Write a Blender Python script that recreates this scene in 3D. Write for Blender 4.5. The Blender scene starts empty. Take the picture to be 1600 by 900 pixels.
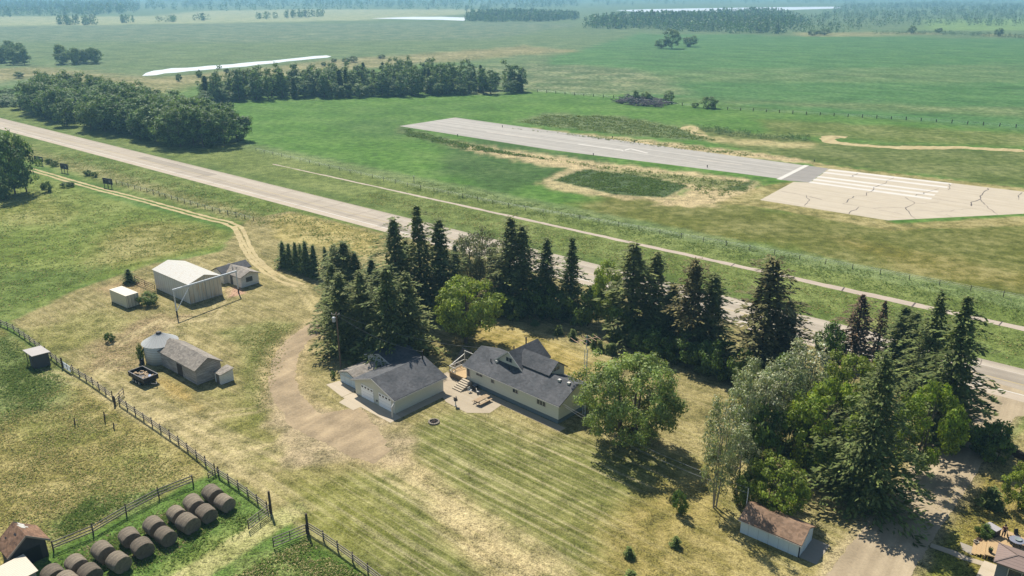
import bpy, math, random
import numpy as np
from mathutils import Vector, Matrix

# ------------------------------------------------------------------ camera, sky, sun, exposure
SC = bpy.context.scene
COL = SC.collection
F_PX, HZ, CAM_H = 1244.0, -18.0, 60.0            # focal length in photo pixels, horizon row, flying height
PITCH = math.atan((450 - HZ) / F_PX)
SP, CP = math.sin(PITCH), math.cos(PITCH)
cam_d = bpy.data.cameras.new('camera')
cam_d.sensor_width = 36.0
cam_d.lens = F_PX / 1600 * 36
cam_d.clip_start, cam_d.clip_end = 1.0, 20000
cam = bpy.data.objects.new('camera', cam_d)
cam.location = (0, 0, CAM_H)
cam.rotation_euler = (math.pi / 2 - PITCH, 0, 0)
COL.objects.link(cam)
SC.camera = cam

SUN_EL, SUN_AZ = math.radians(52), math.radians(-25)   # azimuth from +Y towards +X
world = bpy.data.worlds.new('World'); SC.world = world
world.use_nodes = True
wn = world.node_tree
sky = wn.nodes.new('ShaderNodeTexSky'); sky.sky_type = 'NISHITA'
sky.sun_disc = False; sky.sun_elevation = SUN_EL; sky.sun_rotation = SUN_AZ
sky.air_density = 1.2; sky.dust_density = 0.6; sky.ozone_density = 1.5
bg = wn.nodes['Background']; bg.inputs['Strength'].default_value = 0.075
wn.links.new(sky.outputs['Color'], bg.inputs['Color'])
sun_d = bpy.data.lights.new('sun', 'SUN'); sun_d.energy = 5.0; sun_d.angle = math.radians(0.5)
sun_d.color = (1.0, 0.945, 0.86)
sun = bpy.data.objects.new('sun', sun_d); COL.objects.link(sun)
sv = Vector((math.sin(SUN_AZ) * math.cos(SUN_EL), math.cos(SUN_AZ) * math.cos(SUN_EL), math.sin(SUN_EL)))
sun.rotation_euler = (-sv).to_track_quat('-Z', 'Y').to_euler()
sun.location = (0, 0, 90)
SC.view_settings.view_transform = 'Standard'; SC.view_settings.look = 'None'
SC.view_settings.exposure = 0.60
SC.cycles.use_denoising = True; SC.cycles.denoising_prefilter = 'ACCURATE'
SC.cycles.max_bounces = 6; SC.cycles.diffuse_bounces = 3; SC.cycles.volume_bounces = 0; SC.view_settings.gamma = 1.0
HAZE_DENSITY, HAZE_COLOR = 0.00019, (0.36, 0.72, 1.0, 1)

rng = np.random.default_rng(7)
random.seed(7)

# ------------------------------------------------------------------ survey: photo pixel -> place on the ground
def at(px, py, z=0.0):
    u, v = (px - 800) / F_PX, (py - 450) / F_PX
    d = (u, CP - SP * v, -SP - CP * v)
    k = (z - CAM_H) / d[2]
    return Vector((d[0] * k, d[1] * k, z))
def atp(pts, z=0.0): return [at(p[0], p[1], z) for p in pts]
def rowof(x, y, z):
    q = z - CAM_H
    return 450 + F_PX * (-y * SP - q * CP) / (y * CP - q * SP)
def height_to(base, top_row):
    lo, hi = 0.0, 58.0
    for _ in range(40):
        m = (lo + hi) / 2
        if rowof(base.x, base.y, m) > top_row: lo = m
        else: hi = m
    return lo
GA = math.radians(139.5)                         # farm and road grid: e1 runs up-left, e2 up-right
E1 = Vector((math.cos(GA), math.sin(GA), 0)); E2 = Vector((math.sin(GA), -math.cos(GA), 0))

# ------------------------------------------------------------------ object helpers
def thing(name, label, cat, loc=(0, 0, 0), rotz=0.0, group=None):
    o = bpy.data.objects.new(name, None); COL.objects.link(o)
    o.empty_display_size = 0.5
    o.location = loc; o.rotation_euler = (0, 0, rotz)
    o['label'] = label; o['category'] = cat
    if group: o['group'] = group
    return o
def tag(o, label=None, cat=None, group=None, kind=None):
    if label: o['label'] = label
    if cat: o['category'] = cat
    if group: o['group'] = group
    if kind: o['kind'] = kind
    return o
def dup(root, loc, rotz=None, label=None, group=None, scale=None):
    r = root.copy(); COL.objects.link(r); r.location = loc
    if rotz is not None: r.rotation_euler = (r.rotation_euler[0], r.rotation_euler[1], rotz)
    if scale is not None: r.scale = scale
    if label: r['label'] = label
    if group: r['group'] = group
    for ch in list(root.children):
        c = ch.copy(); COL.objects.link(c); c.parent = r
        for g in list(ch.children):
            d = g.copy(); COL.objects.link(d); d.parent = c
    return r

class MB:
    def __init__(s): s.v = []; s.f = []; s.cut = []
    def each(s, name, mat, parent):      # every shape added becomes a part of its own
        ends = s.cut[1:]+[(len(s.v), len(s.f))]
        for (v0, f0), (v1, f1) in zip(s.cut, ends):
            m = MB(); m.add(s.v[v0:v1], [tuple(i-v0 for i in f) for f in s.f[f0:f1]]); o = m.build(name, mat, parent)
        return o
    def add(s, vs, fs):
        n = len(s.v); s.cut.append((n, len(s.f))); s.v += [tuple(p) for p in vs]; s.f += [tuple(n + i for i in f) for f in fs]; return s
    def box(s, x0, x1, y0, y1, z0, z1):
        return s.add([(x0,y0,z0),(x1,y0,z0),(x1,y1,z0),(x0,y1,z0),(x0,y0,z1),(x1,y0,z1),(x1,y1,z1),(x0,y1,z1)],
                     [(0,3,2,1),(4,5,6,7),(0,1,5,4),(1,2,6,5),(2,3,7,6),(3,0,4,7)])
    def hexa(s, b, t):      # four bottom and four top corners
        return s.add(list(b) + list(t), [(0,3,2,1),(4,5,6,7),(0,1,5,4),(1,2,6,5),(2,3,7,6),(3,0,4,7)])
    def tube(s, p0, p1, r0, r1=None, n=6, caps=True):
        r1 = r0 if r1 is None else r1
        p0, p1 = Vector(p0), Vector(p1); d = (p1 - p0)
        if d.length < 1e-6: return s
        d.normalize()
        a = d.cross(Vector((0, 0, 1))) if abs(d.z) < 0.9 else d.cross(Vector((1, 0, 0)))
        a.normalize(); b = d.cross(a)
        vs = []
        for p, r in ((p0, r0), (p1, r1)):
            for k in range(n):
                t = 2 * math.pi * k / n
                vs.append(p + a * (r * math.cos(t)) + b * (r * math.sin(t)))
        fs = [(k, (k + 1) % n, n + (k + 1) % n, n + k) for k in range(n)]
        if caps: fs += [tuple(range(n - 1, -1, -1)), tuple(range(n, 2 * n))]
        return s.add(vs, fs)
    def bar(s, p0, p1, w, h):   # rectangular bar, w sideways, h upright
        p0, p1 = Vector(p0), Vector(p1); d = (p1 - p0).normalized()
        a = d.cross(Vector((0, 0, 1)))
        a = Vector((1, 0, 0)) if a.length < 1e-3 else a.normalized()
        b = a.cross(d)
        c = lambda p: [p - a*w/2 - b*h/2, p + a*w/2 - b*h/2, p + a*w/2 + b*h/2, p - a*w/2 + b*h/2]
        q = c(p0) + c(p1)
        return s.add(q, [(0,1,2,3),(7,6,5,4),(0,4,5,1),(1,5,6,2),(2,6,7,3),(3,7,4,0)])
    def lathe(s, prof, n=24, c=(0, 0, 0)):   # (radius, z) from bottom to top
        vs = []
        for r, z in prof:
            for k in range(n):
                t = 2 * math.pi * k / n
                vs.append((c[0] + r * math.cos(t), c[1] + r * math.sin(t), c[2] + z))
        fs = []
        for j in range(len(prof) - 1):
            for k in range(n):
                fs.append((j*n + k, j*n + (k+1) % n, (j+1)*n + (k+1) % n, (j+1)*n + k))
        fs.append(tuple(range(n - 1, -1, -1))); fs.append(tuple((len(prof)-1)*n + k for k in range(n)))
        return s.add(vs, fs)
    def section(s, pts, axis, a0, a1):   # outline of (u, z) pulled along x or y
        n = len(pts)
        mk = (lambda u, z, a: (a, u, z)) if axis == 'x' else (lambda u, z, a: (u, a, z))
        vs = [mk(u, z, a0) for u, z in pts] + [mk(u, z, a1) for u, z in pts]
        fs = [(k, (k+1) % n, n + (k+1) % n, n + k) for k in range(n)]
        fs += [tuple(range(n - 1, -1, -1)), tuple(range(n, 2*n))]
        return s.add(vs, fs)
    def build(s, name, mat, parent=None, smooth=False):
        me = bpy.data.meshes.new(name); me.from_pydata(s.v, [], s.f)
        me.materials.append(mat)
        import bmesh
        bm = bmesh.new(); bm.from_mesh(me)
        bmesh.ops.recalc_face_normals(bm, faces=bm.faces); bm.to_mesh(me); bm.free()
        if smooth: me.polygons.foreach_set('use_smooth', [True] * len(me.polygons))
        o = bpy.data.objects.new(name, me); COL.objects.link(o)
        if parent: o.parent = parent
        return o
def struct(name, mb, mat):
    o = mb.build(name, mat); o['kind'] = 'structure'; return o
def np_mesh(name, verts, faces, mat, colors=None, attr='tint', smooth=False):
    """verts (N,3), faces (M,k) of one size, colours per vertex"""
    me = bpy.data.meshes.new(name)
    verts = np.ascontiguousarray(verts, dtype=np.float32); faces = np.ascontiguousarray(faces, dtype=np.int32)
    m, k = faces.shape
    me.vertices.add(len(verts)); me.vertices.foreach_set('co', verts.ravel())
    me.loops.add(m * k); me.loops.foreach_set('vertex_index', faces.ravel())
    me.polygons.add(m); me.polygons.foreach_set('loop_start', np.arange(0, m * k, k, dtype=np.int32))
    if smooth: me.polygons.foreach_set('use_smooth', np.ones(m, dtype=bool))
    if colors is not None:
        for nm, c in ([(attr, colors)] if not isinstance(colors, dict) else colors.items()):
            at_ = me.attributes.new(nm, 'FLOAT_COLOR', 'POINT')
            c = np.asarray(c, dtype=np.float32)
            if c.shape[1] == 3: c = np.hstack([c, np.ones((len(c), 1), np.float32)])
            at_.data.foreach_set('color', np.ascontiguousarray(c).ravel())
    me.materials.append(mat); me.update(); me.validate()
    return me
def link_mesh(name, me, parent=None):
    o = bpy.data.objects.new(name, me); COL.objects.link(o)
    if parent: o.parent = parent
    return o

# ------------------------------------------------------------------ materials
def lin(c): c /= 255.0; return c / 12.92 if c <= 0.04045 else ((c + 0.055) / 1.055) ** 2.4
def A(r, g, b, k=0.62): return (lin(r) * k, lin(g) * k, lin(b) * k)     # seen colour -> surface colour
class NT:
    def __init__(s, name):
        s.m = bpy.data.materials.new(name); s.m.use_nodes = True
        s.t = s.m.node_tree; s.b = s.t.nodes['Principled BSDF']
    def n(s, kind, **kw):
        nd = s.t.nodes.new(kind)
        for k, v in kw.items():
            if k.startswith('i_'):
                key = k[2:]; key = int(key) if key.isdigit() else key.replace('_', ' ')
                nd.inputs[key].default_value = v
            else: setattr(nd, k, v)
        return nd
    def l(s, a, b): s.t.links.new(a, b)
    def math(s, op, a, b=None, c=None, clamp=False):
        nd = s.n('ShaderNodeMath', operation=op); nd.use_clamp = clamp
        for i, x in enumerate((a, b, c)):
            if x is None: continue
            if isinstance(x, (int, float)): nd.inputs[i].default_value = x
            else: s.l(x, nd.inputs[i])
        return nd.outputs[0]
    def mix(s, fac, a, b, mode='MIX'):
        nd = s.n('ShaderNodeMix', data_type='RGBA', blend_type=mode)
        for i, x in ((0, fac), (6, a), (7, b)):
            if isinstance(x, (int, float)): nd.inputs[i].default_value = x
            elif isinstance(x, tuple): nd.inputs[i].default_value = (*x[:3], 1)
            else: s.l(x, nd.inputs[i])
        return nd.outputs[2]
    def noise(s, vec, scale, detail=3, rough=0.55, dist=0.0):
        nd = s.n('ShaderNodeTexNoise'); nd.inputs['Scale'].default_value = scale
        nd.inputs['Detail'].default_value = detail; nd.inputs['Roughness'].default_value = rough
        nd.inputs['Distortion'].default_value = dist
        if vec is not None: s.l(vec, nd.inputs['Vector'])
        return nd.outputs['Fac']
    def mapping(s, vec, scale=(1, 1, 1), rot=(0, 0, 0)):
        for r_, s_ in ((rot, (1, 1, 1)), ((0, 0, 0), scale)):      # turn first, then stretch
            nd = s.n('ShaderNodeMapping'); nd.inputs['Scale'].default_value = s_; nd.inputs['Rotation'].default_value = r_
            s.l(vec, nd.inputs['Vector']); vec = nd.outputs[0]
        return vec
    def pos(s): return s.n('ShaderNodeNewGeometry').outputs['Position']
    def obj(s): return s.n('ShaderNodeTexCoord').outputs['Object']
    def ramp(s, x, lo, hi):
        nd = s.n('ShaderNodeMapRange'); nd.inputs[1].default_value = lo; nd.inputs[2].default_value = hi
        s.l(x, nd.inputs[0]); return nd.outputs[0]
    def bump(s, h, strength=0.3, dist=0.1):
        nd = s.n('ShaderNodeBump'); nd.inputs['Strength'].default_value = strength; nd.inputs['Distance'].default_value = dist
        s.l(h, nd.inputs['Height']); s.l(nd.outputs[0], s.b.inputs['Normal'])
def plain(name, col, rough=0.7, var=0.25, scale=3.0, stretch=(1, 1, 1), metal=0.0, col2=None, space='obj', bump=0.0, rot=(0, 0, 0)):
    """colour broken up by noise; col2 gives worn patches"""
    t = NT(name); p = t.obj() if space == 'obj' else t.pos()
    p = t.mapping(p, stretch, rot)
    n1 = t.noise(p, scale, 4); n2 = t.noise(p, scale * 0.17, 2)
    v = t.math('MULTIPLY_ADD', t.math('ADD', n1, n2), var * 2, 1 - var * 2)
    base = t.mix(t.ramp(n2, 0.42, 0.66), col, col2) if col2 else t.mix(0.0, col, col)
    cmb = t.n('ShaderNodeCombineColor'); [t.l(v, cmb.inputs[i]) for i in range(3)]
    t.l(t.mix(1.0, base, cmb.outputs[0], 'MULTIPLY'), t.b.inputs['Base Color'])
    t.b.inputs['Roughness'].default_value = rough; t.b.inputs['Metallic'].default_value = metal
    t.b.inputs['Specular IOR Level'].default_value = 0.3
    if bump: t.bump(n1, bump, 0.05)
    return t.m
def lined(name, col, dark, period, axis='z', width=0.12, rough=0.5, var=0.12, col2=None, spec=0.3):
    """boards, ribs or laps: thin dark lines every period metres across one axis, with streaked wear"""
    t = NT(name); p = t.obj()
    sep = t.n('ShaderNodeSeparateXYZ'); t.l(p, sep.inputs[0])
    ax = {'x': 0, 'y': 1, 'z': 2}[axis]
    if axis == 'xy': src = None
    fr = t.math('FRACT', t.math('DIVIDE', sep.outputs[ax], period))
    line = t.math('LESS_THAN', fr, width)
    st = (0.4, 0.4, 4) if axis == 'z' else (3, 3, 0.25)
    n1 = t.noise(t.mapping(p, st), 1.3, 4); n2 = t.noise(p, 9.0, 3)
    v = t.math('MULTIPLY_ADD', t.math('ADD', n1, n2), var * 2, 1 - var * 2)
    base = t.mix(t.ramp(n1, 0.45, 0.7), col, col2) if col2 else t.mix(0.0, col, col)
    cmb = t.n('ShaderNodeCombineColor'); [t.l(v, cmb.inputs[i]) for i in range(3)]
    c = t.mix(1.0, base, cmb.outputs[0], 'MULTIPLY')
    t.l(t.mix(t.math('MULTIPLY', line, 0.8), c, dark), t.b.inputs['Base Color'])
    t.b.inputs['Roughness'].default_value = rough; t.b.inputs['Specular IOR Level'].default_value = spec
    t.bump(line, 0.25, -0.02)
    return t.m
def shingle(name, col, col2, w=0.9, h=0.14, var=0.5):
    t = NT(name); p = t.obj()
    n0 = t.noise(p, 5.5, 4, 0.7); n2 = t.noise(p, 0.35, 3)
    vor = t.n('ShaderNodeTexVoronoi'); vor.inputs['Scale'].default_value = 2.6
    t.l(t.mapping(p, (1.0, 1.0, 2.2)), vor.inputs['Vector'])
    sepc = t.n('ShaderNodeSeparateColor'); t.l(vor.outputs['Color'], sepc.inputs[0])
    k = t.math('ADD', t.math('MULTIPLY', n0, 0.6), t.math('MULTIPLY', sepc.outputs[0], 0.4))
    v = t.math('MULTIPLY_ADD', k, var * 2, 1 - var)
    cmb = t.n('ShaderNodeCombineColor'); [t.l(v, cmb.inputs[i]) for i in range(3)]
    t.l(t.mix(1.0, t.mix(t.ramp(n2, 0.35, 0.65), col, col2), cmb.outputs[0], 'MULTIPLY'), t.b.inputs['Base Color'])
    t.b.inputs['Roughness'].default_value = 0.85; t.b.inputs['Specular IOR Level'].default_value = 0.2
    t.bump(n0, 0.4, 0.04)
    return t.m
def leaf(name, col, col2, trans=0.3, rough=0.55, spec=0.25):
    t = NT(name)
    a = t.n('ShaderNodeAttribute', attribute_name='tint')
    oi = t.n('ShaderNodeObjectInfo')
    base = t.mix(oi.outputs['Random'], col, col2)
    c = t.mix(1.0, base, a.outputs['Color'], 'MULTIPLY')
    t.l(c, t.b.inputs['Base Color']); t.b.inputs['Roughness'].default_value = rough
    t.b.inputs['Specular IOR Level'].default_value = spec
    if trans > 0:
        tr = t.n('ShaderNodeBsdfTranslucent'); t.l(t.mix(1.0, c, (1.25, 1.3, 0.6), 'MULTIPLY'), tr.inputs[0])
        ms = t.n('ShaderNodeMixShader'); ms.inputs[0].default_value = trans
        t.l(t.b.outputs[0], ms.inputs[1]); t.l(tr.outputs[0], ms.inputs[2])
        t.l(ms.outputs[0], t.t.nodes['Material Output'].inputs[0])
    return t.m
def simple(name, col, rough=0.5, metal=0.0, spec=0.4):
    return plain(name, col, rough, 0.08, 6.0, metal=metal)
def glass(name='window_glass', col=(0.02, 0.025, 0.03)):
    t = NT(name); n1 = t.noise(t.obj(), 1.5, 2)
    t.l(t.mix(n1, col, tuple(c * 2.2 for c in col)), t.b.inputs['Base Color'])
    t.b.inputs['Roughness'].default_value = 0.08; t.b.inputs['Specular IOR Level'].default_value = 0.5
    return t.m

# ------------------------------------------------------------------ ground sheet
def graded(lo, hi, step, far_lo, far_hi, g=1.055):
    c = list(np.arange(lo, hi + step * 0.5, step))
    s, x = step, c[-1]
    while x < far_hi: s *= g; x += s; c.append(x)
    s, x, left = step, lo, []
    while x > far_lo: s *= g; x -= s; left.append(x)
    return np.array(left[::-1] + c)
gx = graded(-135, 125, 0.6, -9000, 9000); gy = graded(40, 225, 0.6, -300, 9000)
X, Y = np.meshgrid(gx, gy); X = X.ravel(); Y = Y.ravel()
def fbm(x, y, scale, seed=0, octv=4):
    r = np.random.default_rng(seed); out = np.zeros_like(x); a = 1.0; tot = 0
    for o in range(octv):
        for _ in range(3):
            th = r.uniform(0, 2*math.pi); ph = r.uniform(0, 2*math.pi, 2); k = 2*math.pi*scale*2**o*r.uniform(.7, 1.3)
            out += a * np.sin(k*(x*math.cos(th)+y*math.sin(th)) + ph[0] + 1.6*np.sin(k*.53*(-x*math.sin(th)+y*math.cos(th)) + ph[1])) / 3
        tot += a; a *= 0.55
    return out / tot
def sdist(poly, x, y):     # signed distance, positive inside
    n = len(poly); d2 = np.full(len(x), 1e18); ins = np.zeros(len(x), bool)
    for i in range(n):
        ax, ay = poly[i]; bx, by = poly[(i+1) % n]
        ex, ey = bx-ax, by-ay; L = ex*ex+ey*ey + 1e-12
        t = np.clip(((x-ax)*ex+(y-ay)*ey)/L, 0, 1)
        d2 = np.minimum(d2, (x-ax-t*ex)**2+(y-ay-t*ey)**2)
        c = (ay > y) != (by > y)
        with np.errstate(divide='ignore', invalid='ignore'):
            ins ^= c & (x < (bx-ax)*(y-ay)/(by-ay+1e-12)+ax)
    return np.where(ins, 1, -1)*np.sqrt(d2)
GC = np.zeros((len(X), 3)); GM = np.zeros((len(X), 4))   # colour; stripes, speckle, straw, streaks
def world_poly(px): return [(p.x, p.y) for p in atp(px)]
def paint(d, idx, col, mix, soft, amt=1.0):
    w = np.clip((d + soft)/(2*soft), 0, 1); w = (w*w*(3-2*w)*amt)[:, None]
    GC[idx] = GC[idx]*(1-w) + np.array(col)*w
    if mix is not None: GM[idx] = GM[idx]*(1-w) + np.array(mix)*w
def layer(px, col, mix=(0, .5, .3, 0), soft=1.5, wob=2.0, wscale=0.05, amt=1.0, seed=1, isworld=False):
    poly = px if isworld else world_poly(px); pa = np.array(poly); m = soft+wob+1
    idx = np.nonzero((X > pa[:,0].min()-m) & (X < pa[:,0].max()+m) & (Y > pa[:,1].min()-m) & (Y < pa[:,1].max()+m))[0]
    x, y = X[idx], Y[idx]
    paint(sdist(poly, x, y) + wob*fbm(x, y, wscale, seed), idx, col, mix, soft, amt)
def line(px, width, col, mix=(0, .5, .2, 0), soft=0.8, wob=0.6, wscale=0.15, amt=1.0, seed=2, isworld=False):
    pl = px if isworld else world_poly(px); pa = np.array(pl); m = soft+wob+width
    idx = np.nonzero((X > pa[:,0].min()-m) & (X < pa[:,0].max()+m) & (Y > pa[:,1].min()-m) & (Y < pa[:,1].max()+m))[0]
    x, y = X[idx], Y[idx]; d2 = np.full(len(x), 1e18)
    for (ax, ay), (bx, by) in zip(pl[:-1], pl[1:]):
        ex, ey = bx-ax, by-ay; t = np.clip(((x-ax)*ex+(y-ay)*ey)/(ex*ex+ey*ey+1e-12), 0, 1)
        d2 = np.minimum(d2, (x-ax-t*ex)**2+(y-ay-t*ey)**2)
    paint(width/2-np.sqrt(d2)+wob*fbm(x, y, wscale, seed), idx, col, mix, soft, amt)
def strip_w(o0, o1, t0, t1):   # strip of the road grid: offsets along n, positions along the road
    d = Vector((0.7604, -0.6494, 0)); n = Vector((0.6494, 0.7604, 0))
    return d, n
RD = math.radians(-39.3); RDIR = Vector((math.cos(RD), math.sin(RD), 0)); RN = Vector((-math.sin(RD), math.cos(RD), 0))
def rp(s, o, z=0.0): p = RDIR*s + RN*o; return Vector((p.x, p.y, z))
def rquad(s0, s1, o0, o1): return [tuple(rp(s, o)[:2]) for s, o in ((s0, o0), (s1, o0), (s1, o1), (s0, o1))]

MEADOW = A(148, 138, 76); DRY = A(156, 143, 92); DRY2 = A(172, 150, 92); LAWN = A(128, 130, 70); LUSH = A(104, 122, 50)
WEED = A(92, 118, 52); FIELD = A(84, 122, 42); DITCH = A(112, 128, 58); OLIVE = A(112, 116, 46); FAR = A(84, 118, 74)
GRAVEL = A(194, 170, 134); TAN = A(206, 184, 138); STRAW = A(190, 178, 134)
GC[:] = FIELD; GM[:] = (0, .45, .15, .3)
# far plains
layer([(-3000, 2), (5000, 2), (5000, 120), (1700, 200), (1150, 160), (960, 148), (700, 98), (300, 130), (-500, 150)], A(98, 122, 72), (0, .3, .14, .8), 25, 25, .004, seed=3)
layer([(840, 136), (960, 148), (1160, 165), (1600, 204), (2600, 320), (3200, 300), (2400, 62), (1600, 60), (1240, 56), (1000, 52), (860, 90)], A(76, 122, 58), (0, .3, .1, 1), 5, 3, .01, seed=4)
layer([(720, 150), (1080, 146), (1000, 108), (830, 100), (700, 104)], A(92, 116, 72), (0, .3, .5, .9), 14, 10, .01, amt=.8, seed=5)
layer([(1000, 112), (1600, 100), (1600, 130), (1100, 128), (960, 132)], A(112, 128, 78), (0, .3, .4, 1), 12, 14, .006, amt=.3, seed=6)
layer([(1050, 154), (1700, 172), (1700, 190), (1250, 166)], A(116, 126, 76), (0, .3, .5, 1), 6, 6, .01, amt=.4, seed=16)
layer([(-200, 118), (60, 104), (240, 124), (520, 94), (820, 72), (900, 80), (700, 96), (420, 120), (300, 134), (230, 150), (40, 122), (-200, 168)], A(150, 138, 88), (0, .5, .6, .4), 12, 14, .008, amt=.75, seed=7)
layer([(-200, 26), (230, 26), (330, 16), (720, 14), (790, 18), (560, 32), (200, 38), (-200, 44)], A(160, 168, 118), (0, .2, .5, .4), 30, 25, .003, seed=8)
layer([(-300, 44), (200, 39), (800, 34), (905, 38), (760, 62), (300, 66), (-300, 62)], A(92, 118, 82), (0, .3, .3, .8), 20, 20, .004, seed=9)
layer([(1450, 30), (1800, 27), (1800, 50), (1430, 46)], A(118, 150, 70), (0, .2, .2, .5), 15, 5, .004, seed=10)
layer([(1560, 54), (1250, 56), (1240, 50), (1420, 50), (1700, 62)], A(150, 144, 86), (0, .4, .5, .3), 8, 8, .006, amt=.8, seed=11)
# big green field beyond the road
layer([(300, 166), (420, 158), (620, 152), (840, 143), (980, 150), (1160, 172), (1700, 212), (2300, 300), (2300, 640), (1600, 478), (1100, 372), (760, 305), (420, 238), (376, 230), (372, 205)], A(84, 128, 38), (0, .35, .12, .45), 2, 2, .05, seed=12)
layer([(470, 178), (620, 190), (860, 160), (1200, 178), (1000, 158), (840, 150), (640, 160)], A(78, 120, 38), (0, .3, .1, .4), 8, 6, .02, amt=.6, seed=13)
layer([(690, 232), (760, 214), (880, 236), (1000, 262), (860, 284), (780, 300), (690, 270)], A(58, 92, 34), (0, .4, .1, .4), 6, 6, .02, amt=.8, seed=14)
layer([(500, 190), (640, 186), (620, 200), (700, 220), (560, 214)], A(64, 100, 40), (0, .4, .1, .4), 6, 6, .02, amt=.5, seed=15)
layer([(960, 300), (1180, 318), (1390, 352), (1700, 344), (2300, 480), (2300, 640), (1600, 470), (1260, 402), (1000, 350), (880, 318)], A(108, 112, 40), (0, .5, .25, .25), 7, 8, .03, seed=17)
layer([(1300, 372), (1700, 440), (1700, 470), (1420, 424)], A(134, 124, 52), (0, .5, .4, .2), 5, 6, .03, amt=.7, seed=18)
layer([(1080, 196), (1290, 222), (1600, 236), (1900, 258), (1900, 300), (1600, 292), (1300, 258), (1130, 228)], A(96, 112, 44), (0, .5, .2, .3), 4, 4, .03, seed=19)
layer([(1180, 186), (1700, 214), (1700, 232), (1400, 222), (1200, 210)], A(104, 116, 42), (0, .4, .3, .3), 5, 5, .02, amt=.8, seed=20)
# rough weeds, bare gravel and dirt around the runway
layer([(806, 190), (850, 178), (960, 180), (1075, 200), (1130, 222), (1000, 214), (880, 200)], A(112, 128, 76), (0, .9, .15, 0), 2, 3, .05, seed=21)
layer([(624, 196), (700, 216), (780, 232), (900, 254), (700, 228), (620, 206)], A(92, 112, 58), (0, .9, .15, 0), 2, 3, .06, seed=22)
layer([(740, 196), (800, 198), (900, 208), (1060, 224), (1240, 246), (1285, 258), (1160, 246), (1000, 228), (860, 210)], TAN, (0, 1.0, .1, 0), 2, 2.5, .09, seed=23)
layer([(690, 220), (800, 234), (940, 254), (1180, 280), (1192, 298), (1120, 322), (1020, 322), (1080, 296), (960, 274), (850, 258), (760, 242)], TAN, (0, 1.2, .1, 0), 2.5, 4, .09, amt=.95, seed=24)
layer([(930, 262), (1050, 272), (1170, 284), (1130, 296), (1050, 284), (960, 272)], A(118, 128, 70), (0, 1.1, .1, 0), 2.5, 3, .12, amt=.8, seed=25)
layer([(838, 288), (900, 258), (960, 268), (1080, 288), (1050, 314), (980, 312), (880, 300)], TAN, (0, 1, .1, 0), 2, 2.5, .09, amt=.8, seed=26)
layer([(864, 282), (912, 264), (1000, 274), (1076, 290), (1040, 309), (960, 304)], A(84, 104, 60), (0, 1.1, .05, 0), 1, 1.2, .09, seed=27)
layer([(1130, 296), (1180, 280), (1165, 300)], A(74, 96, 44), (0, .6, .1, 0), 1, 1, .09, seed=28)
layer([(1120, 318), (1192, 290), (1240, 284), (1400, 350), (1600, 338), (1800, 330), (1800, 345), (1390, 360), (1180, 322)], A(160, 146, 88), (0, .6, .4, 0), 1.2, 1, .09, amt=.9, seed=29)
layer([(1260, 252), (1320, 262), (1600, 294), (1900, 330), (1900, 336), (1600, 303), (1290, 268)], A(164, 148, 92), (0, .6, .4, 0), 1, 1, .09, amt=.9, seed=30)
layer([(1062, 200), (1086, 196), (1110, 214), (1290, 226), (1250, 232), (1110, 222)], A(196, 180, 124), (0, .8, .3, 0), 1.5, 1.5, .09, amt=.8, seed=31)
# verges of the highway
layer(rquad(-900, 700, 147, 184), DITCH, (0, .8, .14, 0), 2, 2, .04, isworld=True, seed=32)
layer(rquad(-900, 700, 148, 153), A(98, 118, 50), (0, .6, .1, 0), 1, 1, .05, isworld=True, seed=33)
layer(rquad(-900, 700, 178, 187), A(120, 138, 84), (0, .9, .1, 0), 1.5, 1.5, .08, amt=.7, isworld=True, seed=34)
layer(rquad(-900, -95, 112, 136), A(104, 124, 46), (0, .7, .2, 0), 2, 2, .05, isworld=True, seed=35)
layer(rquad(-900, -100, 116, 124), A(140, 136, 80), (0, .9, .4, 0), 2, 2, .06, amt=.8, isworld=True, seed=36)
# left hay field
layer([(-700, 250), (0, 292), (60, 272), (180, 312), (330, 352), (366, 362), (345, 392), (250, 408), (120, 450), (20, 500), (-700, 600)], A(116, 134, 50), (0, .6, .2, .1), 1.5, 1.5, .06, seed=37)
layer([(200, 345), (340, 360), (340, 385), (240, 402), (120, 430), (150, 380)], A(138, 128, 58), (0, .6, .4, .1), 5, 6, .03, amt=.7, seed=38)
layer([(0, 300), (130, 318), (110, 350), (-100, 340)], A(136, 136, 56), (0, .6, .4, .1), 5, 6, .03, amt=.6, seed=39)
layer([(-200, 420), (160, 420), (120, 452), (20, 498), (-200, 560)], A(92, 116, 44), (0, .8, .15, .1), 4, 4, .04, amt=.8, seed=40)
# farmyard and lawns
layer([(16, 502), (120, 452), (240, 412), (345, 394), (368, 360), (390, 342), (452, 330), (600, 364), (720, 392), (900, 440), (1300, 545), (1520, 612), (1700, 700), (1700, 960), (560, 960), (420, 800), (310, 716), (186, 622), (104, 572)], DRY, (.45, .6, .2, .15), 1.0, 1.2, .1, seed=41)
layer([(452, 332), (600, 366), (590, 400), (520, 392), (430, 372), (420, 345)], A(170, 154, 86), (0, .5, .4, .3), 2, 2, .05, seed=42)
layer([(700, 520), (760, 500), (880, 540), (940, 570), (900, 600), (760, 560)], A(176, 154, 84), (.5, .45, .3, 0), 3, 2, .05, seed=43)
layer([(640, 680), (720, 640), (830, 690), (900, 690), (1110, 720), (1180, 850), (1330, 905), (1300, 1000), (560, 1000), (480, 860), (470, 780), (560, 730)], LAWN, (1, .45, .12, 0), 3, 3, .04, seed=44)
layer([(900, 830), (1010, 760), (1110, 720), (1180, 840), (1330, 900), (1300, 1000), (980, 1000)], A(162, 144, 82), (.15, .6, .3, .2), 4, 4, .05, amt=.9, seed=45)
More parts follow.
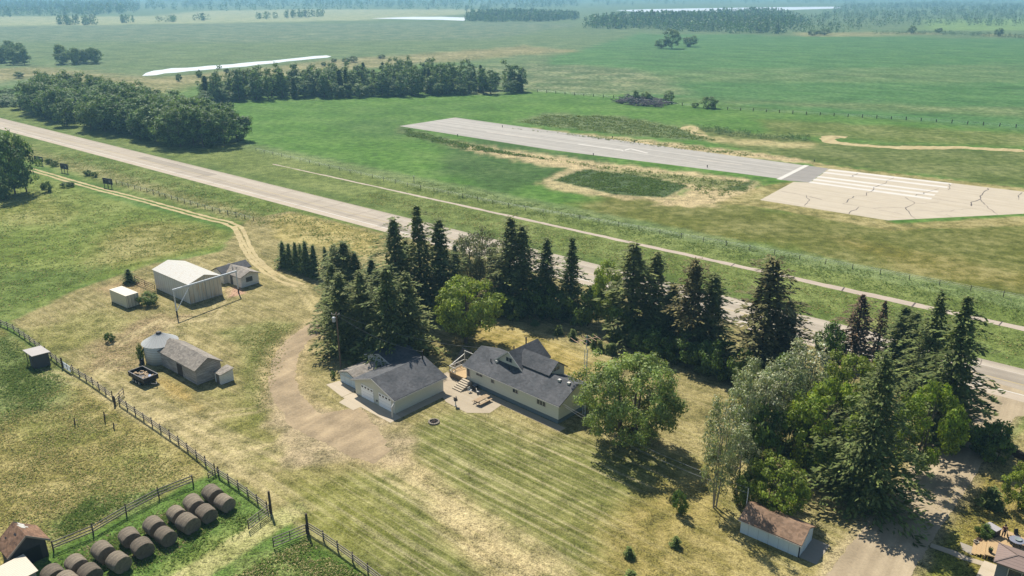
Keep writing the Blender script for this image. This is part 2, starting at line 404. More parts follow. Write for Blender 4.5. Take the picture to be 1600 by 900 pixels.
layer([(424, 770), (480, 740), (560, 740), (620, 790), (600, 860), (520, 860)], A(134, 134, 56), (.5, .5, .3, 0), 4, 4, .06, amt=.75, seed=46)
layer([(600, 700), (640, 705), (720, 780), (860, 880), (920, 1000), (840, 1000), (700, 830)], A(196, 174, 126), (.5, .8, .3, .2), 2.2, 2.2, .08, amt=.95, seed=47)
layer([(1350, 480), (1500, 560), (1300, 545)], A(120, 130, 60), (0, .6, .3, 0), 2, 2, .05, seed=48)
# greener and barer patches of the yard
layer([(352, 520), (420, 496), (476, 508), (462, 545), (440, 590), (424, 640), (400, 660), (372, 640), (392, 590), (386, 560)], A(116, 122, 56), (0, .8, .3, 0), 2.0, 3, .06, amt=.85, seed=49)
layer([(354, 616), (420, 620), (428, 680), (490, 700), (470, 740), (400, 730), (340, 680)], A(132, 132, 62), (0, .7, .3, 0), 3, 4, .06, amt=.7, seed=50)
layer([(110, 492), (180, 484), (200, 500), (160, 530), (130, 540), (70, 560), (40, 520)], A(134, 132, 66), (0, .9, .3, 0), 3, 4, .07, amt=.8, seed=51)
layer([(140, 545), (190, 515), (250, 492), (330, 486), (240, 520), (222, 545), (205, 580), (150, 585)], A(158, 134, 100), (0, .9, .2, .2), 2, 4, .08, amt=.8, seed=52)
layer([(150, 452), (210, 430), (235, 452), (205, 470)], A(164, 138, 100), (0, .9, .2, 0), 2, 2, .08, amt=.8, seed=53)
layer([(352, 450), (372, 446), (384, 458), (356, 466)], A(190, 150, 124), (0, .8, .1, 0), .6, .5, .1, seed=54)
layer([(252, 586), (300, 615), (312, 640), (290, 630), (240, 596)], A(170, 140, 70), (0, .7, .3, 0), 1, 1, .1, amt=.7, seed=55)
# pasture below the rail fence
layer([(-300, 508), (0, 512), (104, 576), (186, 626), (310, 720), (328, 742), (86, 858), (0, 900), (-300, 1050)], A(146, 134, 74), (0, 1.0, .36, 0), .8, 1, .1, seed=56)
layer([(-300, 512), (0, 514), (66, 556), (112, 598), (90, 640), (20, 660), (-300, 720)], A(104, 122, 64), (0, 1.1, .15, 0), 2.5, 3, .06, amt=.9, seed=57)
layer([(30, 650), (140, 640), (170, 680), (90, 700), (20, 690)], A(124, 128, 56), (0, .9, .3, 0), 3, 4, .05, amt=.7, seed=58)
layer([(70, 820), (140, 770), (210, 770), (300, 752), (200, 800), (90, 850)], A(98, 120, 60), (0, 1.1, .2, 0), 2.0, 2.5, .07, amt=.9, seed=59)
layer([(160, 720), (240, 700), (260, 745), (190, 770)], A(142, 144, 74), (0, .9, .4, 0), 3, 3, .07, amt=.7, seed=60)
# bale yard and its mown track
layer([(86, 858), (200, 808), (328, 744), (346, 738), (420, 798), (480, 838), (584, 902), (600, 1000), (60, 1000), (60, 880)], A(86, 118, 44), (0, .9, .1, 0), .8, .8, .1, seed=61)
layer([(320, 850), (390, 810), (400, 830), (300, 900), (240, 900)], A(122, 138, 60), (0, .8, .2, 0), 1.5, 2, .1, amt=.7, seed=62)
layer([(380, 880), (460, 850), (500, 900), (360, 930)], A(110, 126, 60), (0, 1.2, .3, 0), 1.5, 2, .1, amt=.8, seed=63)
line([(455, 800), (420, 820), (370, 852), (300, 898), (240, 940)], 3.4, A(168, 168, 102), (0, .8, .5, 0), .5, .35, .3, seed=64)
# worn wheel lines through the yard
for k, pl in enumerate([[(60, 580), (140, 600), (200, 640), (290, 690), (380, 740)], [(180, 600), (260, 640), (360, 690), (440, 730)], [(190, 560), (150, 590), (190, 625), (280, 680)],
                        [(330, 650), (400, 640), (430, 620)], [(300, 540), (250, 500), (180, 540)], [(420, 700), (340, 720), (300, 690)], [(300, 660), (380, 690), (470, 720), (540, 700)], [(420, 430), (470, 450), (500, 490)], [(380, 400), (360, 440), (330, 500), (280, 500)], [(230, 640), (330, 690), (420, 760), (480, 800)], [(540, 700), (640, 760), (740, 830), (830, 900)], [(590, 700), (680, 760), (790, 830), (890, 900)]]):
    wp = [Vector((a, b, 0)) for a, b in world_poly(pl)]
    for side in (-.85, .85):
        o2 = []
        for i, v_ in enumerate(wp):
            t_ = (wp[min(i+1, len(wp)-1)]-wp[max(i-1, 0)]).normalized(); o2.append((v_.x-t_.y*side, v_.y+t_.x*side))
        line(o2, .7, A(200, 182, 134), (0, .5, .2, 0), .5, .3, .2, .75, seed=70+k, isworld=True)
# neighbour's yard on the right
layer([(1440, 760), (1500, 730), (1560, 712), (1700, 740), (1700, 960), (1400, 960), (1420, 860)], A(156, 138, 72), (0, 1.0, .35, 0), 1.2, 1.5, .1, seed=80)
layer([(1510, 650), (1560, 640), (1640, 640), (1640, 660), (1590, 680), (1560, 700), (1530, 690)], A(98, 116, 42), (0, .9, .15, 0), .8, 1, .1, seed=81)
layer([(1420, 850), (1480, 800), (1500, 860), (1530, 900), (1410, 920)], A(116, 124, 48), (0, .9, .3, 0), 1.5, 2, .1, amt=.8, seed=82)
line([(1546, 640), (1508, 688), (1474, 735), (1432, 792), (1374, 872), (1294, 990)], 8.6, A(178, 160, 122), (0, .7, .3, 0), .9, .8, .2, .9, seed=86)
# bare gravel of drives (the drive sheets lie on top, these feather their edges)
DRIVE = [(512, 500), (492, 512), (462, 534), (444, 560), (440, 590), (448, 622), (474, 650), (520, 676), (560, 700), (600, 712)]
line(DRIVE, 7.0, A(196, 172, 128), (0, .5, .3, 0), 2.0, 1.0, .12, .9, seed=84)
layer([(420, 690), (424, 600), (456, 610), (476, 636), (560, 640), (610, 660), (640, 690), (630, 730), (560, 712), (500, 730), (460, 726)], A(186, 166, 130), (0, .55, .2, .1), 2.0, 3.5, .08, .95, seed=85)

def ground_material():
    t = NT('ground_cover'); p = t.pos()
    ac = t.n('ShaderNodeAttribute', attribute_name='col'); am = t.n('ShaderNodeAttribute', attribute_name='mixture')
    sep = t.n('ShaderNodeSeparateColor'); t.l(am.outputs['Color'], sep.inputs[0])
    stripe, speck, straw, streak = sep.outputs[0], sep.outputs[1], sep.outputs[2], am.outputs['Alpha']
    nb = t.noise(p, 0.045, 5, .6); nm = t.noise(p, 0.33, 4, .62); nf = t.noise(p, 1.9, 3, .65); nt = t.noise(p, 5.2, 2, .6)
    # dry straw patches, greener patches
    k = t.ramp(t.math('ADD', t.math('MULTIPLY', nb, .55), t.math('MULTIPLY', nm, .45)), .44, .60)
    c = t.mix(t.math('MULTIPLY', k, straw, clamp=True), ac.outputs['Color'], STRAW)
    k2 = t.ramp(t.math('ADD', t.math('MULTIPLY', nb, .4), t.math('MULTIPLY', nm, .6)), .53, .40)
    c = t.mix(t.math('MULTIPLY', t.math('MULTIPLY', k2, .8), t.math('ADD', straw, .15), clamp=True), c, A(98, 110, 46))
    # mowing swaths run along the farm grid
    rot = t.mapping(p, (1, 1, 1), (0, 0, -GA))
    sx = t.n('ShaderNodeSeparateXYZ'); t.l(rot, sx.inputs[0])
    warp = t.noise(t.mapping(p, (.06, .06, .06)), 1.0, 2)
    ph = t.math('ADD', t.math('MULTIPLY', sx.outputs[1], 2*math.pi/1.6), t.math('MULTIPLY', warp, 9.0))
    sn = t.math('SINE', ph)
    lines = t.noise(t.mapping(p, (.04, 1.9, 1), (0, 0, -GA)), 1.0, 4, .6)
    sw = t.math('ADD', t.math('MULTIPLY', sn, .24), t.math('MULTIPLY', t.math('SUBTRACT', lines, .5), 3.6))
    sw = t.math('MULTIPLY', sw, stripe)
    c = t.mix(t.math('MULTIPLY', t.math('ABSOLUTE', sw), t.math('GREATER_THAN', sw, 0), clamp=True), c, STRAW)
    c = t.mix(t.math('MULTIPLY', t.math('ABSOLUTE', sw), t.math('LESS_THAN', sw, 0), clamp=True), c, A(98, 104, 44))
    # drill rows and long streaks of the far fields
    st = t.noise(t.mapping(p, (.010, .085, 1), (0, 0, math.radians(38))), 1.0, 5, .62)
    st2 = t.noise(t.mapping(p, (.02, .5, 1), (0, 0, math.radians(38))), 1.0, 3, .6)
    vst = t.math('MULTIPLY', t.math('ADD', t.math('MULTIPLY', t.math('SUBTRACT', st, .5), .9), t.math('MULTIPLY', t.math('SUBTRACT', st2, .5), .45)), streak)
    # value: coarse, fine and tuft-sized variation
    fine = t.math('ADD', t.math('MULTIPLY', t.math('SUBTRACT', nf, .5), 2.6), t.math('MULTIPLY', t.math('SUBTRACT', nt, .5), 3.2))
    v = t.math('ADD', t.math('MULTIPLY', fine, t.math('MULTIPLY_ADD', speck, .8, .12)), t.math('MULTIPLY', t.math('SUBTRACT', nm, .5), 1.25))
    v = t.math('ADD', t.math('ADD', v, vst), t.math('MULTIPLY', t.math('SUBTRACT', nb, .5), .5))
    v = t.math('MAXIMUM', t.math('MULTIPLY_ADD', v, 1.25, 1.0), .22)
    cmb = t.n('ShaderNodeCombineColor'); [t.l(v, cmb.inputs[i]) for i in range(3)]
    c = t.mix(1.0, c, cmb.outputs[0], 'MULTIPLY')
    t.l(c, t.b.inputs['Base Color']); t.b.inputs['Roughness'].default_value = .95
    t.b.inputs['Specular IOR Level'].default_value = .1
    t.bump(t.math('ADD', nf, t.math('MULTIPLY', nt, .5)), .55, .22)
    return t.m
nxg, nyg = len(gx), len(gy)
ii = (np.arange(nyg-1)[:, None]*nxg + np.arange(nxg-1)[None, :]).ravel()
gf = np.stack([ii, ii+1, ii+nxg+1, ii+nxg], 1)
GM[:, 3] = np.clip(GM[:, 3], 0, 1)
gme = np_mesh('ground', np.stack([X, Y, np.zeros_like(X)], 1), gf, ground_material(), {'col': GC, 'mixture': GM})
g_o = link_mesh('ground', gme); g_o['kind'] = 'structure'; g_o['label'] = 'farmland of mown lawn, dry yard, pasture and green fields'

# ------------------------------------------------------------------ sheets lying on the ground
def sheet(name, pts, z, mat, label=None):
    mb = MB(); mb.add([(p[0], p[1], z) for p in pts], [tuple(range(len(pts)))])
    o = mb.build(name, mat)
    if o.data.polygons[0].normal.z < 0: o.data.flip_normals()
    o['kind'] = 'structure'
    if label: o['label'] = label
    return o
def ribbon(name, pl, width, z, mat, jit=0.0, step=1.0, wfun=None, label=None, kind='structure'):
    """a strip with ragged edges along a world polyline"""
    P = [Vector((p[0], p[1], 0)) for p in pl]; S = []
    for a, b in zip(P[:-1], P[1:]):
        n = max(1, int((b-a).length/step))
        S += [a.lerp(b, i/n) for i in range(n)]
    S.append(P[-1])
    for _ in range(max(2, int(3/step))): S = [S[0]] + [(S[i-1]+S[i]*2+S[i+1])/4 for i in range(1, len(S)-1)] + [S[-1]]
    mb = MB(); vs = []; r = random.Random(len(S)*7+int(width*100)); jl = jr = 0
    for i, p in enumerate(S):
        d = (S[min(i+1, len(S)-1)]-S[max(i-1, 0)]).normalized(); n = Vector((-d.y, d.x, 0))
        w = width*(wfun(i/(len(S)-1)) if wfun else 1)
        jl = jl*.6+r.uniform(-jit, jit); jr = jr*.6+r.uniform(-jit, jit)
        a, b = p+n*(w/2+jl), p-n*(w/2+jr)
        vs += [(a.x, a.y, z), (b.x, b.y, z)]
    mb.add(vs, [(2*i, 2*i+1, 2*i+3, 2*i+2) for i in range(len(S)-1)])
    me = bpy.data.meshes.new(name); me.from_pydata(mb.v, [], mb.f); me.materials.append(mat)
    if me.polygons[0].normal.z < 0: me.flip_normals()
    o = link_mesh(name, me); o['kind'] = kind
    if label: o['label'] = label
    return o
def ragged(name, px, z, mat, amp=.5, label=None):
    P = atp(px); out = []; r = random.Random(len(px)*31)
    for a, b in zip(P, P[1:]+P[:1]):
        n = max(1, int((b-a).length/.35)); out += [a.lerp(b, i/n) for i in range(n)]
    for _ in range(4): out = [(out[i-1]+out[i]*2+out[(i+1) % len(out)])/4 for i in range(len(out))]
    xs = np.array([p.x for p in out]); ys = np.array([p.y for p in out])
    dx = fbm(xs, ys, .1, 91, 2)*amp*1.6; dy = fbm(xs, ys, .1, 92, 2)*amp*1.6
    return sheet(name, [(p.x+dx[i]+r.uniform(-.1, .1), p.y+dy[i]+r.uniform(-.1, .1)) for i, p in enumerate(out)], z, mat, label)
def pave(name, col, col2, streak_rot=RD, var=.16, seams=0.0, streak=(.03, .9, 1)):
    t = NT(name); p = t.pos()
    s1 = t.noise(t.mapping(p, streak, (0, 0, -streak_rot)), 1.0, 4, .6)
    s2 = t.noise(p, .25, 3); s3 = t.noise(p, 3.0, 3, .7)
    c = t.mix(t.ramp(s1, .36, .64), col, col2)
    v = t.math('ADD', t.math('MULTIPLY', t.math('SUBTRACT', s2, .5), var*2), t.math('MULTIPLY', t.math('SUBTRACT', s3, .5), var*1.6))
    v = t.math('ADD', v, 1.0)
    cmb = t.n('ShaderNodeCombineColor'); [t.l(v, cmb.inputs[i]) for i in range(3)]
    t.l(t.mix(1.0, c, cmb.outputs[0], 'MULTIPLY'), t.b.inputs['Base Color'])
    t.b.inputs['Roughness'].default_value = .9; t.b.inputs['Specular IOR Level'].default_value = .2
    return t.m
M_HWY = pave('highway_asphalt', A(178, 165, 145), A(204, 190, 168), streak=(.006, .34, 1))
M_SHOULDER = pave('highway_shoulder', A(200, 184, 160), A(208, 192, 170))
M_PATH = pave('path_asphalt', A(196, 178, 158), A(206, 190, 170))
M_RUN = pave('runway_asphalt', A(172, 166, 154), A(198, 191, 178), math.radians(-40.9), streak=(.006, .42, 1))
M_RUN2 = pave('runway_dark_asphalt', A(154, 148, 138), A(174, 167, 156), math.radians(-40.9))
M_APRON = pave('apron_concrete', A(204, 190, 164), A(214, 200, 176), math.radians(-40.9), .1)
M_PAINT = pave('white_road_paint', A(238, 232, 220), A(226, 218, 204), var=.1)
M_PAINT_WORN = pave('worn_white_paint', A(222, 212, 196), A(200, 186, 168), var=.25)
M_YELLOW = pave('worn_yellow_paint', A(206, 184, 128), A(196, 178, 140), var=.2)
M_TAR = plain('tar_seal', A(96, 84, 78), .7, .25, 2, space='pos')
M_GRAVEL = pave('drive_gravel', A(164, 144, 112), A(188, 166, 130), .9, .55, streak=(.08, .5, 1))
M_GRAVEL2 = pave('road_gravel', A(178, 160, 130), A(202, 183, 150), math.radians(54), .35, streak=(.02, .6, 1))
M_DIRT = pave('dirt_rut', A(206, 188, 138), A(190, 170, 118), .9, .3)
M_CONC = pave('patio_concrete', A(190, 174, 146), A(202, 186, 160), GA, .12)
M_CONC2 = pave('slab_concrete', A(206, 190, 162), A(216, 200, 174), GA, .12)

def rstrip(name, s0, s1, o0, o1, z, mat): return sheet(name, [rp(s0, o0), rp(s1, o0), rp(s1, o1), rp(s0, o1)], z, mat)
rstrip('highway', -2600, 700, 134.6, 148.0, .012, M_HWY)['label'] = 'two lane highway crossing the farmland'
rstrip('highway_shoulder', -2600, 700, 134.7, 137.0, .016, M_SHOULDER)
rstrip('highway_marking', -2600, 700, 137.1, 137.4, .020, M_PAINT)
rstrip('highway_marking', -2600, 700, 145.4, 145.6, .016, M_PAINT_WORN)
rstrip('highway_marking', -2600, 700, 141.15, 141.4, .016, M_YELLOW)
hc = MB(); r0 = random.Random(12)
for s in range(-420, 170, 9):
    s += r0.uniform(-4, 4); o0, o1 = (134.9, r0.uniform(139, 147.5)) if r0.random() < .5 else (r0.uniform(135, 142), 147.6); w = r0.uniform(.07, .2); k = r0.uniform(-1.2, 1.2); n_ = 4
    for i in range(n_):
        a_, b_ = o0+(o1-o0)*i/n_, o0+(o1-o0)*(i+1)/n_; sa, sb = s+k*i/n_+math.sin(i*2.1+s)*.25, s+k*(i+1)/n_+math.sin((i+1)*2.1+s)*.25
        hc.add([rp(sa, a_, .028), rp(sa+w, a_, .028), rp(sb+w, b_, .028), rp(sb, b_, .028)], [(0, 1, 2, 3)])
struct('highway_crack', hc, plain('road_tar_seal', A(128, 116, 104), .8, .25, 2, space='pos'))
for s, o0, o1, l in ((-160, 137.6, 141, 26), (-20, 141.6, 145.2, 34), (70, 137.6, 141, 18), (-300, 141.6, 145.2, 50)):
    rstrip('highway_patch', s, s+l, o0, o1, .024, pave('patch_asphalt', A(168, 156, 138), A(184, 172, 152)) if not bpy.data.materials.get('patch_asphalt') else bpy.data.materials['patch_asphalt'])
# cycle path with cracks
ribbon('paved_path', [rp(s, 167.6) for s in (-250, -160, -90, 0, 120, 300, 700)], 3.0, .012, M_PATH, .16, 1.5, lambda t: min(1, .25+2.6*max(0, t-.02)) if t < .33 else 1, 'narrow paved path parallel to the highway')
pc = MB(); r0 = random.Random(3)
for s in list(range(-70, 200, 13)):
    s += r0.uniform(-2, 2); w = r0.uniform(.15, .35); k = r0.uniform(-.6, .6)
    a = [rp(s, 166.2, .016), rp(s+w, 166.2, .016), rp(s+k+w, 168.9, .016), rp(s+k, 168.9, .016)]
    pc.add(a, [(0, 1, 2, 3)])
struct('path_crack', pc, M_TAR)
# runway
def pxs(name, px, z, mat, label=None): return sheet(name, atp(px), z, mat, label)
pxs('runway', [(624, 197), (711, 183.5), (1080, 234.5), (1295, 263.4), (1264.5, 285.2), (1160, 271.6), (860, 234)], .012, M_RUN, 'grey asphalt runway with worn markings')
pxs('runway_end', [(1217, 281), (1261, 258.6), (1294, 263.2), (1263.5, 285)], .016, M_RUN2)
pxs('runway_apron', [(1240, 284.2), (1265.5, 285.2), (1296, 263.6), (1600, 299.5), (1900, 335), (1700, 322), (1600, 334), (1388, 344.5), (1187.5, 312.5)], .016, M_APRON, 'pale concrete apron of the runway threshold')
def bar_px(p0, p1, w, z=.022, mat=M_PAINT, name='runway_marking'):
    a, b = at(*p0), at(*p1); d = (b-a).normalized(); n = Vector((-d.y, d.x, 0))*w/2
    return sheet(name, [a+n, b+n, b-n, a-n], z, mat)
q = lambda x, y: (1160+x/3.636, 240+y/3.636)
for a, b in (((487, 92), (1187, 172)), ((462, 107), (1165, 192)), ((428, 131), (1112, 217)), ((405, 147), (1093, 236)), ((383, 162), (1075, 256))):
    bar_px(q(*a), q(*b), 2.3)
bar_px(q(206, 147), q(366, 66), 1.6)
bar_px((903, 225), (976, 235), 1.0, .018)
bar_px((1090, 249), (1160, 258), .8, .018, M_PAINT_WORN); bar_px((760, 206), (830, 215.5), .9, .018, M_PAINT_WORN)
bar_px((972, 236), (985, 232.3), 1.1, .018); bar_px((985, 232.3), (1012, 239.3), 1.1, .022)
ck = MB(); r0 = random.Random(5)
def crack(pts, w):
    P = [at(*q(*p)) for p in pts]; L = []
    for a, b in zip(P[:-1], P[1:]):
        n = max(1, int((b-a).length/2.0)); L += [a.lerp(b, i/n)+Vector((r0.uniform(-.5, .5), r0.uniform(-.5, .5), 0)) for i in range(n)]
    L.append(P[-1])
    for a, b in zip(L[:-1], L[1:]):
        d = (b-a).normalized(); nn = Vector((-d.y, d.x, 0))*w*.22*r0.uniform(.5, 1.5); z = Vector((0, 0, .028))
        ck.add([a+nn*.62+z, b+nn*.62+z, b-nn*.62+z, a-nn*.62+z], [(0, 1, 2, 3)])
for pts, w in ([[(860, 138), (740, 200), (700, 240), (640, 245), (570, 285)], .8], [[(650, 112), (610, 135)], .7], [[(1175, 172), (1168, 205)], .8], [[(1105, 200), (985, 240)], .7],
               [[(938, 250), (978, 285), (935, 310), (940, 340), (985, 372)], .8], [[(1400, 198), (1360, 225), (1345, 260), (1295, 275), (1300, 298)], .9],
               [[(1345, 262), (1390, 300), (1450, 348)], .7], [[(360, 238), (385, 262), (355, 302)], .7], [[(662, 302), (605, 344)], .8], [[(1585, 222), (1565, 240), (1570, 262)], .8],
               [[(225, 214), (450, 260)], .4], [[(570, 285), (740, 310), (920, 308)], .4], [[(980, 285), (1120, 275)], .4], [[(740, 312), (905, 345)], .4], [[(1080, 255), (1400, 305)], .4],
               [[(980, 318), (1110, 332), (1330, 310)], .35], [[(1145, 342), (1190, 360)], .6], [[(380, 240), (450, 262)], .5]):
    crack(pts, w)
struct('apron_crack', ck, M_TAR)
# farm track: two ruts; yard drive; side road; dirt turn at the runway
def offs(pl, d):
    P = [Vector((p[0], p[1], 0)) for p in pl]; out = []
    for i, p in enumerate(P):
        t = (P[min(i+1, len(P)-1)]-P[max(i-1, 0)]).normalized(); out.append(p+Vector((-t.y, t.x, 0))*d)
    return out
TRACK = atp([(40, 262), (60, 268), (110, 283), (160, 297), (220, 312), (280, 329), (325, 341), (356, 348), (372, 356), (378, 368), (384, 384), (396, 404), (416, 422), (440, 436), (470, 446)])
for d in (-.95, .95): ribbon('farm_track', offs(TRACK, d), .95, .010, M_DIRT, .14, .7, label='pale two rut farm track')
ribbon('farm_track', offs(atp([(376, 352), (388, 372), (398, 392), (416, 412), (440, 428)]), -1.5), .8, .014, M_DIRT, .15, .7)
ribbon('driveway', atp(DRIVE), 4.2, .012, M_GRAVEL, .22, .35, label='curved gravel drive of the farmyard')
ragged('driveway', [(446, 628), (470, 650), (520, 646), (556, 638), (596, 664), (590, 684), (606, 706), (570, 704), (540, 694), (500, 690), (470, 676), (446, 660)], .008, M_GRAVEL, .8)
RIGHT_ROAD = atp([(1576, 604), (1546, 640), (1508, 688), (1474, 735), (1432, 792), (1376, 872), (1296, 990)])
ribbon('side_road', RIGHT_ROAD, 6.8, .014, M_GRAVEL2, .12, .5, lambda t: 1.0+.0*t, 'gravel side road beside the tall spruces')
sheet('side_road', atp([(1490, 588), (1640, 632), (1640, 652), (1590, 650), (1548, 668), (1530, 690), (1480, 690), (1496, 640)]), .010, M_GRAVEL2)
ribbon('farm_track', atp([(1600, 236), (1500, 230), (1400, 231), (1330, 226), (1298, 222), (1290, 217), (1302, 213), (1322, 215)]), 6.0, .012, M_DIRT, .9, 1.5)
ribbon('farm_track', atp([(1600, 236), (1750, 244)]), 3.2, .012, M_DIRT, .5, 2)
ribbon('farm_track', atp([(1064, 202), (1076, 197), (1092, 199), (1080, 206), (1100, 213)]), 3.0, .012, M_DIRT, .5, 2)
# water
tw = NT('pond_water'); tw.b.inputs['Base Color'].default_value = (.55, .57, .58, 1); tw.b.inputs['Roughness'].default_value = .3
tw.bump(tw.noise(tw.pos(), .2, 3), .1, .2)
def pond(px, label):
    pw = world_poly(px); o = sheet('pond', pw, .05, tw.m, label); return o
pond([(222, 118.5), (228, 114), (240, 110.5), (254, 109), (268, 106.5), (290, 106), (306, 105), (324, 103), (345, 101.5), (362, 100.5), (378, 98.5), (400, 96.5), (424, 95), (446, 92.5), (470, 90), (492, 87.5), (510, 86.6), (518, 88), (512, 90), (494, 91.5), (470, 94), (448, 96), (428, 99), (404, 101), (384, 104), (362, 105.5), (340, 107.5), (318, 109.5), (296, 111), (276, 113.5), (258, 114.5), (244, 117.5), (230, 118.2)], 'long bright pond in the meadow')
pond([(580, 28.6), (640, 26.5), (690, 26.2), (728, 27.5), (726, 32.5), (690, 31), (630, 30)], 'narrow far pond before the dark wood')
pond([(962, 16), (1020, 14.2), (1100, 12.8), (1200, 11.5), (1310, 10.2), (1316, 13), (1200, 16.5), (1090, 19.5), (1000, 18.8)], 'pale far lake behind the wood')
# haze
hm = bpy.data.materials.new('haze'); hm.use_nodes = True; ht = hm.node_tree
ht.nodes.remove(ht.nodes['Principled BSDF'])
pv = ht.nodes.new('ShaderNodeVolumePrincipled'); pv.inputs['Density'].default_value = HAZE_DENSITY
pv.inputs['Color'].default_value = HAZE_COLOR; pv.inputs['Anisotropy'].default_value = 0.2
ht.links.new(pv.outputs[0], ht.nodes['Material Output'].inputs['Volume'])
hz_o = MB().box(-9900, 9900, -1200, 9900, -1.0, 63.0).build('haze', hm); hz_o['kind'] = 'stuff'; hz_o['label'] = 'thin blue haze over the far plain'

# ================================================================== buildings
ROT = GA - math.pi/2          # local x runs up-right (e2), local y up-left (e1); the origin is the corner nearest the viewer
M_SIDING = lined('beige_siding', A(200, 200, 184, 1.0), A(168, 162, 136, 1.0), .2, 'z', .14, .6, .08)
M_BROWNSIDE = lined('tan_siding', A(172, 156, 122), A(128, 114, 90), .2, 'z', .14, .6, .08)
M_SHINGLE = shingle('dark_grey_shingles', A(106, 106, 107), A(86, 88, 90))
M_SHINGLE_L = shingle('weathered_grey_shingles', A(172, 162, 148), A(148, 140, 128), var=.6)
M_SHINGLE_B = shingle('brown_shingles', A(168, 138, 112), A(146, 118, 94), var=.65)
M_SHINGLE_R = shingle('rusty_red_shingles', A(154, 120, 94), A(124, 96, 78), var=.85)
M_TRIM = simple('white_trim', A(232, 228, 216))
M_TRIMD = simple('dark_trim', A(96, 96, 98))
M_FOUND = plain('blue_grey_foundation', A(126, 140, 142), .8, .15)
M_DOORW = lined('white_door_panels', A(244, 244, 240, 1.0), A(160, 164, 168), .55, 'z', .06, .45, .05)
M_GLASS = glass()
M_STEELW = lined('pale_ribbed_steel', A(206, 204, 196, .95), A(156, 154, 148), .9, 'y', .08, .5, .12, A(196, 188, 168, .9))
M_STEELX = lined('pale_ribbed_steel_front', A(204, 198, 182, .95), A(148, 144, 136), .9, 'x', .08, .5, .14, A(190, 164, 128, .9))
M_STEELROOF = lined('white_steel_roof', A(228, 224, 212), A(192, 188, 180), .75, 'y', .07, .45, .07, A(212, 200, 176))
M_CREAM = lined('cream_container_steel', A(214, 208, 182, .95), A(160, 152, 130), .3, 'y', .3, .55, .08)
M_CREAMX = lined('cream_container_doors', A(210, 202, 178, .95), A(150, 144, 124), .6, 'x', .08, .55, .1)
M_CREAMTOP = plain('cream_container_roof', A(232, 222, 198), .5, .06, 1.0)
M_WHITEW = lined('white_painted_boards', A(222, 220, 212, .95), A(160, 160, 158), .25, 'z', .1, .7, .1, A(196, 192, 184, .95))
M_GALV = lined('galvanised_steel', A(196, 202, 206, .95), A(132, 138, 142), .45, 'z', .1, .42, .1)
M_GALVROOF = plain('galvanised_roof', A(206, 206, 200), .4, .1, 1.0)
M_OLDWOOD = lined('weathered_grey_boards', A(160, 154, 146, .9), A(76, 72, 70), .22, 'z', .14, .85, .35, A(190, 182, 172, .9))
M_GREYWOOD = plain('grey_wood', A(140, 128, 114), .85, .3, 4.0, (1, 1, .3))
M_POST = plain('dark_weathered_post', A(92, 80, 70), .9, .3, 5.0)
M_RAIL = plain('grey_fence_rail', A(166, 154, 140), .85, .25, 4.0)
M_BLUEWALL = lined('pale_blue_grey_panel', A(190, 204, 208, .95), A(150, 162, 166), 1.2, 'y', .03, .7, .08)
M_BLUEWALLX = lined('pale_blue_grey_end', A(190, 202, 206, .95), A(146, 156, 160), .4, 'x', .06, .7, .08)
M_DARK = plain('black_steel', A(42, 40, 44), .5, .15)
M_RUBBER = plain('black_rubber', A(34, 32, 32), .8, .1)
M_RIM = simple('pale_rim', A(200, 198, 192), .4)
M_DECK = lined('pale_deck_boards', A(212, 180, 132), A(150, 122, 88), .16, 'x', .12, .8, .12)
M_WOOD = plain('warm_wood', A(190, 164, 128), .8, .2, 5.0)
M_CONCGREY = plain('grey_concrete', A(176, 166, 148), .85, .12)
M_METROOF_T = lined('taupe_metal_roof', A(158, 136, 124), A(112, 96, 88), .42, 'x', .12, .5, .06)
M_BLUESIDE = lined('slate_blue_siding', A(130, 140, 146), A(96, 104, 112), .2, 'z', .14, .6, .08)

def gable_roof(name, mat, parent, axis, c0, c1, eave, rise, a0, a1, oh, th=.16, lift=.01):
    """gable roof slab: c0..c1 across, a0..a1 along the ridge axis, oh the eave overhang"""
    mid = (c0+c1)/2; half = (c1-c0)/2; sl = rise/half; e = eave-oh*sl+lift
    pts = [(c0-oh, e), (mid, eave+rise+lift), (c1+oh, e), (c1+oh, e+th), (mid, eave+rise+th+lift), (c0-oh, e+th)]
    mb = MB(); n = 6
    mk = (lambda u, z, a: (a, u, z)) if axis == 'x' else (lambda u, z, a: (u, a, z))
    vs = [mk(u, z, a0) for u, z in pts]+[mk(u, z, a1) for u, z in pts]
    fs = [(k, (k+1) % n, n+(k+1) % n, n+k) for k in range(n)]
    for o in (0, n): fs += [(o+0, o+1, o+4, o+5), (o+1, o+2, o+3, o+4)]
    mb.add(vs, fs); return mb.build(name, mat, parent)
def gable_wall(name, mat, parent, axis, c0, c1, eave, rise, a0, a1, z0=0.0):
    mid = (c0+c1)/2
    return MB().section([(c0, z0), (c1, z0), (c1, eave), (mid, eave+rise), (c0, eave)], axis, a0, a1).build(name, mat, parent)
def panel(mb, face, u0, u1, z0, z1, d0, d1, at_=0.0):
    if face == 'x-': return mb.box(at_-d1, at_-d0, u0, u1, z0, z1)
    if face == 'x+': return mb.box(at_+d0, at_+d1, u0, u1, z0, z1)
    if face == 'y-': return mb.box(u0, u1, at_-d1, at_-d0, z0, z1)
    return mb.box(u0, u1, at_+d0, at_+d1, z0, z1)
